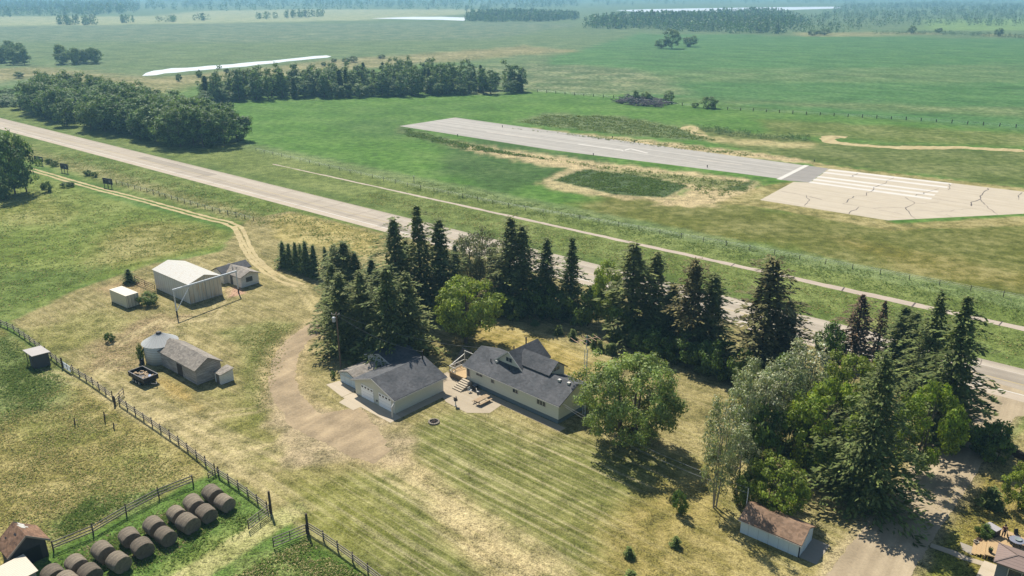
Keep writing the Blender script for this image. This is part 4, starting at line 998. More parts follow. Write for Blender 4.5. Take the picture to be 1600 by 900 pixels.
sheet('walkway', atp([(1538, 876), (1560, 884), (1556, 920), (1520, 912), (1533, 884)]), .028, M_CONC2)
# ---- person by the chest
def skin_body(name, verts, edges, radii, mat, parent, level=1):
    me = bpy.data.meshes.new(name); me.from_pydata(verts, edges, []); me.materials.append(mat)
    o = bpy.data.objects.new(name, me); COL.objects.link(o); o.parent = parent
    m = o.modifiers.new('skin', 'SKIN'); s_ = me.skin_vertices[0].data
    for i, r in enumerate(radii): s_[i].radius = (r, r) if not isinstance(r, tuple) else r
    s_[0].use_root = True; m.use_smooth_shade = True
    u = o.modifiers.new('smooth', 'SUBSURF'); u.levels = u.render_levels = level
    return o
pf = at(1567, 839, DZ)
pe = thing('person', 'person with dark hair in a maroon shirt and dark trousers leaning by the deck chest', 'person', tuple(pf), math.radians(-20))
SK = plain('skin', A(206, 160, 130), .6, .05)
V = [(0, 0, .92), (0, .02, 1.12), (0, .0, 1.36), (0, -.03, 1.46), (0, -.06, 1.56), (0, -.07, 1.66),
     (.1, 0, .88), (.12, -.03, .5), (.12, .02, .09), (.12, -.12, .04), (-.1, 0, .88), (-.12, -.06, .5), (-.13, 0, .09), (-.13, -.14, .04),
     (.19, 0, 1.38), (.25, -.08, 1.12), (.2, -.3, 1.0), (.19, -.38, .98), (-.19, 0, 1.38), (-.26, -.06, 1.12), (-.2, -.28, 1.0), (-.19, -.36, .98)]
Ed = [(0,1),(1,2),(2,3),(3,4),(4,5),(0,6),(6,7),(7,8),(8,9),(0,10),(10,11),(11,12),(12,13),(2,14),(14,15),(15,16),(16,17),(2,18),(18,19),(19,20),(20,21)]
Rd = [.14,.13,.15,.06,.095,.08,.09,.065,.045,.045,.09,.065,.045,.045,.065,.045,.035,.045,.065,.045,.035,.045]
body = skin_body('body', V, Ed, Rd, SK, pe, 2)
skin_body('shirt', [V[0], V[1], V[2], V[14], (.24, -.05, 1.2), V[18], (-.245, -.04, 1.2)], [(0,1),(1,2),(2,3),(3,4),(2,5),(5,6)], [.16,.15,.17,.085,.07,.085,.07], plain('maroon_cloth', A(112, 62, 66), .8, .1), pe)
skin_body('trousers', [V[0], V[6], V[7], (.12, .01, .14), V[10], V[11], (-.13, 0, .14)], [(0,1),(1,2),(2,3),(0,4),(4,5),(5,6)], [.155,.105,.08,.07,.105,.08,.07], plain('dark_cloth', A(44, 46, 62), .8, .1), pe)
MB().lathe([(.02, 1.57), (.105, 1.6), (.118, 1.68), (.09, 1.76), (.02, 1.785)], 14, (0, -.045, 0)).build('hair', plain('dark_hair', A(44, 34, 30), .6, .1), pe, True)
# ---- patio: picnic table, pedestal planter, fire pit
pk = thing('picnic_table', 'weathered wooden picnic table with two benches on the patio', 'picnic table', tuple(lw(h, -2.9, 12.9)), h.rotation_euler[2])
mb = MB()
for k in range(5): mb.box(-1.35, 1.35, -.45+.18*k, -.45+.18*k+.165, .73, .775)
mb.build('table_top', M_WOOD, pk)
for y in (-.95, .68): MB().box(-1.35, 1.35, y, y+.27, .42, .465).build('bench', M_WOOD, pk)
for x in (-1.0, 1.0):
    MB().bar((x, -.3, .73), (x, -.8, 0), .05, .1).bar((x, .3, .73), (x, .8, 0), .05, .1).bar((x, -.9, .38), (x, .9, .38), .05, .09).build('leg', M_GREYWOOD, pk)
pp = thing('pedestal_planter', 'white pedestal planter with a dark leafy plant at the patio edge', 'planter', tuple(at(712, 634.5)), 0)
MB().lathe([(.2, 0), (.2, .06), (.09, .12), (.08, .75), (.12, .8), (.3, 1.0), (.26, 1.0)], 14).build('pedestal', M_TRIM, pp, True)
mb = MB(); rr = random.Random(2)
for k in range(70):
    t = rr.uniform(0, 6.28); r = rr.uniform(.05, .42); z = 1.0+rr.uniform(0, .45)
    mb.bar((r*.4*math.cos(t), r*.4*math.sin(t), z), (r*math.cos(t), r*math.sin(t), z+rr.uniform(-.1, .15)), .12, .012)
mb.build('leaves', plain('dark_leaves', A(66, 58, 56), .7, .3), pp)
fp = thing('fire_pit', 'round stone fire pit in the lawn below the garage', 'fire pit', tuple(at(678, 660)), 0)
mb = MB()
for k in range(14):
    t = 2*math.pi*k/14; c, s = math.cos(t), math.sin(t)
    mb.hexa([(c*.62-s*.13, s*.62+c*.13, 0), (c*.62+s*.13, s*.62-c*.13, 0), (c*.85+s*.16, s*.85-c*.16, 0), (c*.85-s*.16, s*.85+c*.16, 0)],
            [(c*.62-s*.13, s*.62+c*.13, .24), (c*.62+s*.13, s*.62-c*.13, .24), (c*.85+s*.16, s*.85-c*.16, .21), (c*.85-s*.16, s*.85+c*.16, .21)])
mb.build('stone_ring', plain('pit_stone', A(150, 140, 124), .9, .3), fp)
MB().lathe([(.6, .01), (.6, .06), (.3, .1)], 14).build('ash_bed', plain('ash', A(60, 56, 54), .95, .3), fp)
mb = MB()
for k in range(4): t = k*.8+.3; mb.tube((-.4*math.cos(t), -.4*math.sin(t), .12+.05*k), (.4*math.cos(t), .4*math.sin(t), .2+.05*k), .06)
mb.each('log', M_POST, fp)
for (a, b), lab in (((14.9, .0), 'grey propane bottle on the patio against the house wall'), ((13.6, 0), 'second grey bottle in the shade of the house wall')):
    pass
ac = thing('garden_bin', 'dark lidded bin in the shade under the house wall', 'bin', tuple(lw(h, -.75, 16.6)), h.rotation_euler[2])
MB().box(-.3, .3, -.3, .3, 0, .8).build('body', M_DARK, ac); MB().box(-.33, .33, -.33, .33, .803, .87).build('lid', plain('grey_bin_lid', A(120, 124, 128), .5, .1), ac)
for k, (x, y, lab) in enumerate(((-1.9, 16.6, 'white plastic garden chair nearest the steps'), (-1.3, 15.4, 'white plastic garden chair close to the house wall'))):
    c = thing('garden_chair', lab, 'chair', tuple(lw(h, x, y)), h.rotation_euler[2]+k, 'white garden chairs on the patio')
    MB().box(-.25, .25, -.25, .25, .4, .44).build('seat', M_TRIM, c); MB().box(-.25, .25, .22, .27, .443, .9).build('backrest', M_TRIM, c)
    for lx in (-.22, .22):
        for ly in (-.22, .22): MB().tube((lx, ly, 0), (lx, ly, .4), .025).build('leg', M_TRIM, c)
# lean-to frame of wire and slats beside the deck
c1 = lw(h, 4.2, 23.4)
tl = thing('lattice_screen', 'grey lattice lean-to screen behind the deck railing', 'screen', tuple(c1), h.rotation_euler[2])
mb = MB()
for k in range(11): mb.bar((-1.9, .1+k*.2, .1), (.9, .1+k*.2, 2.5), .09, .03)
for k in range(9): x = -1.9+2.8*k/8; z = .1+2.4*k/8; mb.bar((x, .0, z+.04), (x, 2.2, z+.04), .16, .03)
mb.build('lattice', M_GREYWOOD, tl)
MB().bar((.95, 0, 0), (.95, 0, 2.6), .1, .1).bar((.95, 2.2, 0), (.95, 2.2, 2.6), .1, .1).bar((.95, -.05, 2.56), (.95, 2.25, 2.56), .1, .1).each('post', M_GREYWOOD, tl)
# ---- antenna mast at the house
an = thing('antenna_mast', 'tall lattice antenna mast with a rooftop aerial beside the farmhouse', 'antenna', tuple(lw(h, 4.9, -1.0)), h.rotation_euler[2])
ah = 0
q_ = lw(h, 4.9, -1.0); ah = height_to(q_, 546)
mb = MB(); c3 = [(.26*math.cos(t), .26*math.sin(t)) for t in (0, 2.094, 4.189)]
for x, y in c3: mb.tube((x, y, 0), (x, y, ah), .04, n=5)
nseg = int(ah/.6)
for k in range(nseg):
    for i in range(3):
        a, b_ = c3[i], c3[(i+1) % 3]; mb.tube((a[0], a[1], k*.6), (b_[0], b_[1], k*.6+.6), .022, n=4)
mb.build('lattice', M_GALV, an)
MA = plain('aerial_tube', A(216, 176, 140), .5, .1)
mb = MB().tube((0, 0, ah), (0, 0, ah+2.2), .05)
mb.build('mast_pipe', M_GALV, an)
mb = MB(); mb.bar((-1.7, .6, ah+1.6), (1.7, -.6, ah+1.6), .08, .08)
for k, l in enumerate((1.5, 1.35, 1.2, 1.05, .9)):
    f = -1+.5*k; cx, cy = f*1.7, -f*.6; mb.bar((cx-.36*l, cy-l, ah+1.6), (cx+.36*l, cy+l, ah+1.6), .06, .06)
mb.build('aerial', MA, an)
# ---- utility pole, yard mast, wires
up = at(532.5, 574); uh = height_to(up, 488)
po = thing('utility_pole', 'wooden utility pole with a grey transformer beside the dense spruces', 'utility pole', tuple(up), 0)
MB().tube((0, 0, 0), (0, 0, uh), .16, .11, 10).build('pole', plain('pole_wood', A(136, 112, 90), .9, .2), po)
MB().bar((-.8, 0, uh-.4), (.5, 0, uh-.4), .1, .12).build('crossarm', M_GREYWOOD, po)
MB().lathe([(.25, 0), (.3, .05), (.3, .75), (.2, .85), (.06, .9)], 14, (-.48, 0, uh-1.7)).build('transformer', plain('transformer_grey', A(206, 210, 216), .4, .06), po)
mb = MB()
for x in (-.75, -.1, .45): mb.lathe([(.06, 0), (.09, .1), (.05, .22)], 8, (x, 0, uh-.34))
mb.each('insulator', M_TRIM, po)
ymb = lw(sh, 2.0, 6.7); ym = thing('service_mast', 'thin metal service mast above the brown shed roof', 'mast', tuple(lw(sh, 2.0, 7.35)), 0)
MB().tube((0, 0, 0), (0, 0, 4.9), .05).build('pipe', M_GALV, ym); MB().lathe([(.05, 4.9), (.1, 4.95), (.03, 5.05)], 8).build('cap', M_DARK, ym)
def wire(a, b, sag, label):
    mb = MB(); prev = None; a, b = Vector(a), Vector(b); mid = a.copy()
    for k in range(25):
        t = k/24; p_ = a.lerp(b, t)-Vector((0, 0, sag*4*t*(1-t)))-mid
        if prev is not None: mb.tube(prev, p_, .022, n=4, caps=False)
        prev = p_
    o = mb.build('power_line', simple('wire', A(150, 150, 150))) if not bpy.data.materials.get('wire') else mb.build('power_line', bpy.data.materials['wire'])
    o.location = mid; tag(o, label, 'wire')
hm_ = lw(h, 4.2, .2, 6.2)
wire(up+Vector((.4, 0, uh-.35)), lw(h, 5.2, 19.5, 4.4), 1.2, 'power line from the wooden pole over the garage to the farmhouse')
wire(up+Vector((-.1, 0, uh-.35)), lw(g, 9.6, 4.4, 5.6), 1.0, 'power line from the wooden pole to the garage pipe')
wire(lw(h, .4, .1, 3.5), lw(sh, 2.0, 7.35, 4.9), .9, 'upper wire from the farmhouse to the brown roofed shed')
wire(lw(h, .4, .1, 3.3), lw(sh, 1.9, 7.35, 4.3), 1.3, 'lower wire from the farmhouse to the brown roofed shed')
# ---- hay bales
def bale_mesh():
    n, m = 30, 9; R, L2 = 1.0, .95; vs = []; r = random.Random(8)
    prof = [(-L2, .80), (-L2, .2)]
    rings = [(-L2, .965), (-L2+.05, .985), (-L2*.6, 1.0), (-L2*.2, 1.01), (L2*.2, 1.0), (L2*.6, 1.01), (L2-.05, .985), (L2, .965)]
    for y, f in rings:
        for k in range(n):
            t = 2*math.pi*k/n; rr_ = R*f*(1+r.uniform(-.025, .025)); z = rr_*math.sin(t)
            vs.append((rr_*math.cos(t), y+r.uniform(-.02, .02), max(-R*.93, z)))
    fs = []
    for j in range(len(rings)-1):
        for k in range(n): fs.append((j*n+k, j*n+(k+1) % n, (j+1)*n+(k+1) % n, (j+1)*n+k))
    for y, s in ((-L2-.012, -1), (L2+.012, 1)):        # flat coiled ends, their own vertices so the rim stays crisp
        b = len(vs)
        for f, dy in ((.97, 0), (.6, -.03), (.3, .02)):
            for k in range(n):
                t = 2*math.pi*k/n; vs.append((R*f*math.cos(t), y+s*dy+r.uniform(-.015, .015), max(-R*.93, R*f*math.sin(t))))
        for j in range(2):
            for k in range(n): fs.append((b+j*n+k, b+j*n+(k+1) % n, b+(j+1)*n+(k+1) % n, b+(j+1)*n+k))
        fs.append(tuple(b+2*n+k for k in range(n)))
    return vs, fs
t_ = NT('weathered_hay'); p_ = t_.obj()
n1 = t_.noise(t_.mapping(p_, (.5, 5, .5)), 1.6, 4, .65); n2 = t_.noise(p_, 14, 3, .7)
c_ = t_.mix(t_.ramp(n1, .35, .65), A(126, 114, 96), A(172, 156, 132))
oi_ = t_.n('ShaderNodeObjectInfo'); v_ = t_.math('MULTIPLY', t_.math('MULTIPLY_ADD', n2, 1.5, .3), t_.math('MULTIPLY_ADD', oi_.outputs['Random'], .55, .72)); cb = t_.n('ShaderNodeCombineColor'); [t_.l(v_, cb.inputs[i]) for i in range(3)]
t_.l(t_.mix(1.0, c_, cb.outputs[0], 'MULTIPLY'), t_.b.inputs['Base Color']); t_.b.inputs['Roughness'].default_value = .95
t_.bump(t_.math('ADD', n1, n2), 1.0, .14)
BV, BF = bale_mesh()
bal0 = None
BP = [(1330, 388, 'back'), (1404, 440, 'front'), (1214, 455, 'back'), (1290, 506, 'front'), (1105, 515, 'back'), (1175, 570, 'front'), (965, 590, 'back'), (1035, 650, 'front'),
      (808, 655, 'back'), (890, 722, 'front'), (645, 748, 'back'), (742, 812, 'front'), (478, 828, 'back'), (562, 882, 'front'), (332, 888, 'back'), (425, 940, 'front')]
ordn = ['first pair at the fence corner', 'second pair from the fence corner', 'third pair from the fence corner', 'fourth pair from the fence corner', 'fifth pair from the fence corner', 'sixth pair, three from the red barn', 'pair second from the red barn', 'last pair beside the red roofed barn']
for i, (x, y, w) in enumerate(BP):
    c = at(x/4, 675+y/4, .95); lab = ('front' if w == 'front' else 'rear')+' round hay bale of the '+ordn[i//2]
    if bal0 is None:
        bal0 = MB().add(BV, BF).build('hay_bale', t_.m, None, True); o = bal0
    else:
        o = bal0.copy(); COL.objects.link(o)
    rs = random.Random(i); k = rs.uniform(.95, 1.06)
    o.location = (c.x, c.y, .92*k); o.rotation_euler = (rs.uniform(-.04, .04), 0, ROT+rs.uniform(-.13, .13)); o.scale = (k*rs.uniform(.98, 1.1), k*rs.uniform(.9, 1.04), k*rs.uniform(.9, 1.02))
    tag(o, lab, 'hay bale', 'round hay bales lined up in pairs')
# ================================================================== fences
def rail_fence(name, label, px, spacing, hgt, rails, mat=None, pr=.09, rail_h=.14, group=None, gaps=()):
    P = atp(px); base = P[0]; L = [0]
    for a, b in zip(P[:-1], P[1:]): L.append(L[-1]+(b-a).length)
    def pt(s):
        for i in range(len(P)-1):
            if s <= L[i+1]+1e-6: return P[i].lerp(P[i+1], (s-L[i])/(L[i+1]-L[i]))
        return P[-1]
    f = thing(name, label, 'fence', tuple(base), 0, group); r = random.Random(int(base.x*10))
    n = max(1, round(L[-1]/spacing)); pts = [pt(L[-1]*k/n)-base for k in range(n+1)]
    for p in pts:
        hh = hgt*r.uniform(.97, 1.12)
        MB().tube((p.x, p.y, 0), (p.x+r.uniform(-.05, .05), p.y+r.uniform(-.05, .05), hh), pr, pr*.9, 7).build('post', M_POST, f)
    for z in rails:
        mb = MB()
        for i, (a, b) in enumerate(zip(pts[:-1], pts[1:])):
            d = Vector((-(b-a).y, (b-a).x, 0)).normalized()*(-pr-.03)
            dz = r.uniform(-.05, .05)
            mb.bar(a+d+Vector((0, 0, z+dz)), b+d+Vector((0, 0, z+r.uniform(-.05, .05))), .05, rail_h)
        mb.build('rail', mat or M_RAIL, f)
    return f
rail_fence('rail_fence', 'grey three rail fence running from the photo edge to the loafing shed', [(-14, 498), (3, 509), (20, 516), (38, 528), (56, 541), (98, 573)], 2.6, 1.35, (.5, .85, 1.2))
rail_fence('rail_fence', 'long dark three rail fence between the pasture and the farmyard', [(114, 582), (140, 598), (176, 624)], 2.6, 1.35, (.5, .85, 1.2))
rail_fence('rail_fence', 'dark three rail fence descending past the trailer to the hay bales', [(187, 631), (240, 667), (290, 702), (336, 739)], 2.6, 1.35, (.5, .85, 1.2))
rail_fence('rail_fence', 'short rail fence on the upper right side of the bale yard', [(342, 744), (366, 760), (398, 783), (418, 799)], 2.2, 1.35, (.5, .85, 1.2))
rail_fence('rail_fence', 'rail fence behind the row of hay bales', [(84, 862), (117, 852), (154, 832), (193, 808), (230, 787), (265, 770), (302, 757)], 4.2, 1.5, (.6, .95, 1.35))
rail_fence('rail_fence', 'rail fence running from the tall gate post off the bottom of the photo', [(482, 830), (506, 845), (532, 864), (574, 896), (600, 916)], 2.8, 1.4, (.6, .95, 1.3))
def gate(label, p0, p1, hgt, nb, tall=None, mat=None):
    a, b = at(*p0), at(*p1); d = b-a
    t = thing('farm_gate', label, 'gate', tuple(a), 0)
    mb = MB()
    for k in range(nb): z = .25+(hgt-.3)*k/(nb-1); mb.bar((0, 0, z), (d.x, d.y, z), .05, .11)
    mb.build('gate_bars', mat or M_RAIL, t)
    MB().bar((0, 0, .15), (0, 0, hgt), .09, .09).bar((d.x, d.y, .15), (d.x, d.y, hgt), .09, .09).bar((d.x*.5, d.y*.5, .2), (d.x*.5, d.y*.5, hgt), .08, .07).each('upright', M_POST, t)
    if tall: MB().tube((tall[0]*d.x, tall[0]*d.y, 0), (tall[0]*d.x, tall[0]*d.y, tall[1]), .16, .14, 9).build('gate_post', M_POST, t)
    return t
gate('open grey pole gate hung from the tall post at the bale yard corner', (389, 829), (422, 804), 1.5, 4, (1.06, 3.2))
gate('open grey pole gate hung from the tall post by the lower fence', (428, 857), (479, 836), 1.5, 4, (1.05, 2.9))
gate('pale metal gate in the rail fence beside the loafing shed', (100, 576), (112, 584), 1.3, 6, (-.15, 1.9), M_GALV)
gate('dark wooden gate standing open beside the dump trailer fence', (181, 632), (194, 618), 1.3, 3, (-.1, 1.6))
gate('low pole gate beside the pair of hay bales at the fence corner', (326, 749), (340, 741), 1.0, 3)
gate('brown corral panel between the container and the steel shed', (212, 443), (243, 457), 1.7, 4, None, plain('brown_rail', A(122, 92, 72), .9, .2))
for px, py, hh, lab in ((117, 664, 1.2, 'lone dark stub post standing in the pasture'), (164, 658, 1.6, 'thin leaning post in the pasture below the gate'), (178, 670, 1.0, 'short leaning post with wire in the pasture')):
    b_ = at(px, py); t = thing('stub_post', lab, 'post', tuple(b_), 0)
    MB().tube((0, 0, 0), (.1, 0, hh), .1, .08, 7).build('post', M_POST, t); MB().bar((0, 0, hh*.7), (.5, .1, hh*.6), .05, .08).build('brace', M_RAIL, t)
def wire_fence(label, px, spacing, hgt, r=.07):
    P = atp(px); base = P[0].copy(); f = thing('wire_fence', label, 'fence', tuple(base), 0)
    L = [0]
    for a, b in zip(P[:-1], P[1:]): L.append(L[-1]+(b-a).length)
    n = max(1, round(L[-1]/spacing)); rr = random.Random(n); pts = []
    for k in range(n+1):
        s = L[-1]*k/n; i = max(j for j in range(len(P)-1) if L[j] <= s+1e-6)
        pts.append(P[i].lerp(P[i+1], min(1, (s-L[i])/(L[i+1]-L[i])))-base)
    me = MB().tube((0, 0, 0), (0, 0, 1), r, r*.85, 6)
    first = None
    for p_ in pts[:100]:
        if first is None: first = me.build('post', M_POST, f); o = first
        else: o = first.copy(); COL.objects.link(o)
        o.location = (p_.x, p_.y, 0); o.scale = (1, 1, hgt*rr.uniform(.85, 1.15)); o.rotation_euler = (rr.uniform(-.07, .07), rr.uniform(-.07, .07), 0)
    if len(pts) > 100:
        mb = MB()
        for p_ in pts[100:]: mb.tube((p_.x, p_.y, 0), (p_.x, p_.y, hgt), r, r*.85, 5)
        mb.build('far_posts', M_POST, f)['kind'] = 'stuff'
    mb = MB()
    for z in (.45, .8, 1.1):
        for a, b in zip(pts[:-1], pts[1:]): mb.tube((a.x, a.y, z*hgt/1.2), (b.x, b.y, z*hgt/1.2), .012, n=3, caps=False)
    mb.build('wire', M_GALV, f)
wire_fence('post and wire fence on the near verge of the highway above the farm track', [(182, 288), (240, 303), (300, 321), (348, 334), (396, 345)], 3.6, 1.3, .09)
wire_fence('post and wire fence between the paved path and the green runway field', [(400, 236), (640, 292), (800, 325), (1000, 360), (1200, 396), (1400, 433), (1620, 474)], 6.0, 1.3, .08)
wire_fence('far post fence between the bright meadow and the blue green crop field', [(840, 144), (960, 154), (1110, 170), (1240, 178), (1420, 188), (1640, 203)], 6.5, 1.6, .2)
pf_ = rail_fence('picket_fence', 'dark picket fence in the neighbouring yard at the right edge', [(1567, 705), (1585, 714), (1625, 735)], 1.8, 1.3, (.4, 1.0), M_POST)
mb = MB(); a, b = at(1567, 705), at(1625, 735)
for k in range(40):
    p_ = a.lerp(b, k/39)-a; mb.box(p_.x-.06, p_.x+.06, p_.y-.03, p_.y+.03, .08, 1.25)
mb.build('pickets', M_POST, pf_)
# ---- billboards by the highway, seen from behind
M_BB = plain('dark_sign_back', A(62, 66, 78), .7, .25, 2)
for (px, py), wd, lab in (((62, 258), 5.0, 'dark billboard back half hidden by the poplar tree'), ((102, 270), 4.2, 'dark billboard back between the poplar and the other sign'), ((170, 294), 4.6, 'dark billboard back nearest the farm track')):
    b_ = at(px, py); t = thing('billboard', lab, 'billboard', tuple(b_), math.radians(-28), 'billboards along the highway')
    MB().box(-wd/2, wd/2, -.06, .06, 1.3, 3.2).build('board', M_BB, t)
    for x in (-wd*.38, 0, wd*.38): MB().box(x-.09, x+.09, -.2, -.065, 0, 3.1).build('leg', M_POST, t)
    MB().box(-wd/2, wd/2, -.12, -.064, 2.6, 2.72).build('batten', M_RAIL, t)
    MB().box(wd*.12, wd*.42, -.064, -.061, 1.9, 2.5).build('repair_patch', simple('pale_patch', A(160, 164, 172)), t)
# runway edge lamps
for i, (px, py) in enumerate(((715, 213), (927, 243), (785, 199), (957, 216), (991, 223), (1272, 253), (1105, 262))):
    t = thing('runway_lamp', 'small dark edge lamp beside the runway', 'lamp', tuple(at(px, py)), 0, 'runway edge lamps')
    MB().tube((0, 0, 0), (0, 0, .5), .12, .1, 8).build('stem', M_DARK, t); MB().lathe([(.2, .5), (.26, .7), (.14, .9)], 8).build('lens', M_DARK, t)
for (px, py), lab in (((647, 285), 'white capped marker post beside the path fence'),):
    t = thing('marker_post', lab, 'post', tuple(at(px, py)), 0); MB().tube((0, 0, 0), (0, 0, 1.9), .1, .1, 6).build('stem', M_POST, t); MB().lathe([(.12, 1.9), (.16, 2.1), (.1, 2.2)], 8).build('cap', M_TRIM, t)

# ================================================================== trees
def cards(c, nrm, size, rg, asp=1.0, tang=None):
    """leaf faces: centres, normals, half sizes -> verts, faces"""
    n = len(c); nrm = nrm/(np.linalg.norm(nrm, axis=1, keepdims=True)+1e-9)
    if tang is None: tang = rg.normal(size=(n, 3))
    u = tang-nrm*np.sum(tang*nrm, 1, keepdims=True); u /= np.linalg.norm(u, axis=1, keepdims=True)+1e-9
    w = np.cross(nrm, u); s = np.asarray(size).reshape(-1, 1)
    a = u*s; b = w*s*asp
    v = np.stack([c-a*.9, c-b*.8+a*.05, c+a*1.1, c+b*.8-a*.05], 1).reshape(-1, 3)
    f = np.arange(4*n).reshape(n, 4)
    return v, f
M_SPRUCE = leaf('spruce_needles', A(114, 130, 72), A(136, 144, 82), .18, .7, .15)
M_SPRUCE_BR = leaf('dying_spruce_needles', A(126, 104, 82), A(112, 100, 76), .06, .7, .1)
M_PINE = leaf('pine_needles', A(126, 120, 74), A(112, 114, 70), .12, .7, .15)
M_BLUESP = leaf('blue_green_needles', A(122, 140, 76), A(126, 142, 78), .16, .7, .15)
M_ASH = leaf('ash_leaves', A(164, 182, 84), A(156, 176, 80), .38)
M_MAPLE = leaf('maple_leaves', A(150, 168, 62), A(138, 160, 58), .35)
M_POPLAR = leaf('poplar_leaves', A(170, 176, 130), A(152, 166, 112), .25, .45, .4)
M_WILLOW = leaf('willow_leaves', A(160, 178, 102), A(152, 172, 98), .34)
M_BUSH = leaf('bush_leaves', A(120, 142, 64), A(106, 134, 60), .3)
M_GROVE = leaf('grove_leaves', A(132, 156, 88), A(112, 140, 80), .3, .6, .2)
M_FARWOOD = leaf('far_wood_leaves', A(112, 142, 84), A(104, 134, 78), .25)
M_BARK = plain('grey_bark', A(120, 108, 94), .9, .25, 6, (1, 1, .3))
M_BARK_D = plain('dark_bark', A(76, 64, 54), .9, .25, 6, (1, 1, .3))
M_BARK_P = plain('pale_bark', A(178, 168, 148), .85, .2, 6, (1, 1, .3))

def spruce_mesh(seed, H=20., R=3., whorl=.42, per=7, density=1.0, gaps=.08, droop=.25, power=.85, bare=.06, size=.3, ragged=.25):
    rg = np.random.default_rng(seed); C = []; N = []; S = []; T = []; D = []
    z = H*bare
    lump = rg.uniform(.62, 1.25, 40)
    while z < H*.985:
        f = (z-H*bare)/(H*(1-bare)); rmax = R*((1-f)**power)*min(1, .6+f*4)+.2*min(1, (1-f)*6)
        k = max(3, int(round(per*(1-.45*f)))); a0 = rg.uniform(0, 6.28)
        for j in range(k):
            if rg.random() < gaps: continue
            a = a0+2*math.pi*j/k+rg.normal(0, .2); sec = int((a % 6.283)/6.283*8)+8*int(f*4.99)
            L = rmax*lump[sec % 40]*(1+rg.normal(0, ragged)); L = max(.25, min(L, rmax*1.45))
            up = .55*f*f+.05-.12*(1-f); dz = droop*(1+rg.normal(0, .3))
            m = max(4, int(L/(size*.24)*density))
            t = (np.arange(m)+rg.uniform(.2, .9, m))/m; t = .08+.97*t
            rr = t*L; zz = z+rr*up-dz*rr*t*.9+rg.normal(0, .05, m)
            wid = .20*L*(1-.7*t)+.07
            side = rg.normal(0, 1, m)*wid
            ca, sa_ = math.cos(a), math.sin(a)
            x = ca*rr-sa_*side; y = sa_*rr+ca*side
            C.append(np.stack([x, y, zz-np.abs(side)*.25], 1))
            ang = a+np.sign(side)*rg.uniform(.1, .8, m)
            T.append(np.stack([np.cos(ang), np.sin(ang), np.full(m, -.25)+rg.normal(0, .2, m)], 1))
            N.append(np.stack([rg.normal(0, .45, m), rg.normal(0, .45, m), np.ones(m)], 1))
            S.append(size*rg.uniform(.7, 1.25, m)*(.65+.35*(1-f)))
            D.append(np.clip(rg.normal(1, .2, m), .4, 1.7)*rg.uniform(.65, 1.4))
        z += whorl*rg.uniform(.75, 1.25)*(1-.45*f)
    # dense inner cone of short twigs so the middle is not see-through
    m = int(700*density); f = rg.random(m)**.9; a = rg.uniform(0, 6.28, m); rad = R*.6*(1-f)**power*np.sqrt(rg.random(m))
    C.append(np.stack([rad*np.cos(a), rad*np.sin(a), H*bare+f*H*.92], 1)); T.append(rg.normal(size=(m, 3))); N.append(rg.normal(size=(m, 3))+np.array([0, 0, .6])); S.append(np.full(m, size*1.15)); D.append(np.full(m, .95))
    C, N, S, T, D = map(np.concatenate, (C, N, S, T, D))
    v, fc = cards(C, N, S, rg, .5, T)
    col = np.repeat(np.stack([D*rg.uniform(.92, 1.12, len(D)), D, D*rg.uniform(.85, 1.1, len(D))], 1), 4, 0)
    return v, fc, col
def broad_mesh(seed, H=10., R=4., base=.18, n_cl=70, per=110, cl=.95, size=.2, shell=.55, vase=0.0, squash=.75, wob=.3, top=1.0, skirt=.0):
    rg = np.random.default_rng(seed); zc = H*(base+1)/2; hz = H*(1-base)/2
    cen = []
    lob = [(rg.uniform(0, 6.28), rg.uniform(-.6, .9), rg.uniform(.75, 1.25)) for _ in range(9)]
    while len(cen) < n_cl:
        d = rg.normal(size=3); d /= np.linalg.norm(d); r = rg.random()**(1/3); r = shell+(1-shell)*r if rg.random() < .75 else r
        k = 1.0
        for a, zz, g in lob:
            q_ = d[0]*math.cos(a)*math.sqrt(1-zz*zz)+d[1]*math.sin(a)*math.sqrt(1-zz*zz)+d[2]*zz
            if q_ > .75: k *= 1+(g-1)*(q_-.75)*4*wob/.3
        w = 1+vase*d[2]
        p = np.array([d[0]*R*r*k*w, d[1]*R*r*k*w, zc+d[2]*hz*r*k])
        if p[2] < H*base*.7: continue
        cen.append(p)
    cen = np.array(cen); lim = cl*rg.uniform(.65, 1.25, n_cl)
    C = []; N = []; S = []; D = []
    for c, l in zip(cen, lim):
        m = int(per*(l/cl)**2*rg.uniform(.7, 1.2)); g = rg.normal(size=(m, 3)); g /= np.linalg.norm(g, axis=1, keepdims=True)
        r = rg.random(m)**.45
        C.append(c+g*r[:, None]*np.array([l, l, l*squash])); out = (c-np.array([0, 0, zc])); out = out/(np.linalg.norm(out)+1e-6)
        N.append(g*.9+out*.35+np.array([0, 0, .35])+rg.normal(size=(m, 3))*.55)
        S.append(size*rg.uniform(.6, 1.3, m)); D.append(np.clip(rg.normal(1, .24, m), .4, 1.7)*rg.uniform(.66, 1.3))
    C, N, S, D = map(np.concatenate, (C, N, S, D))
    v, fc = cards(C, N, S, rg, .62)
    col = np.repeat(np.stack([D*rg.uniform(.9, 1.15, len(D)), D, D*rg.uniform(.75, 1.15, len(D))], 1), 4, 0)
    return (v, fc, col), cen
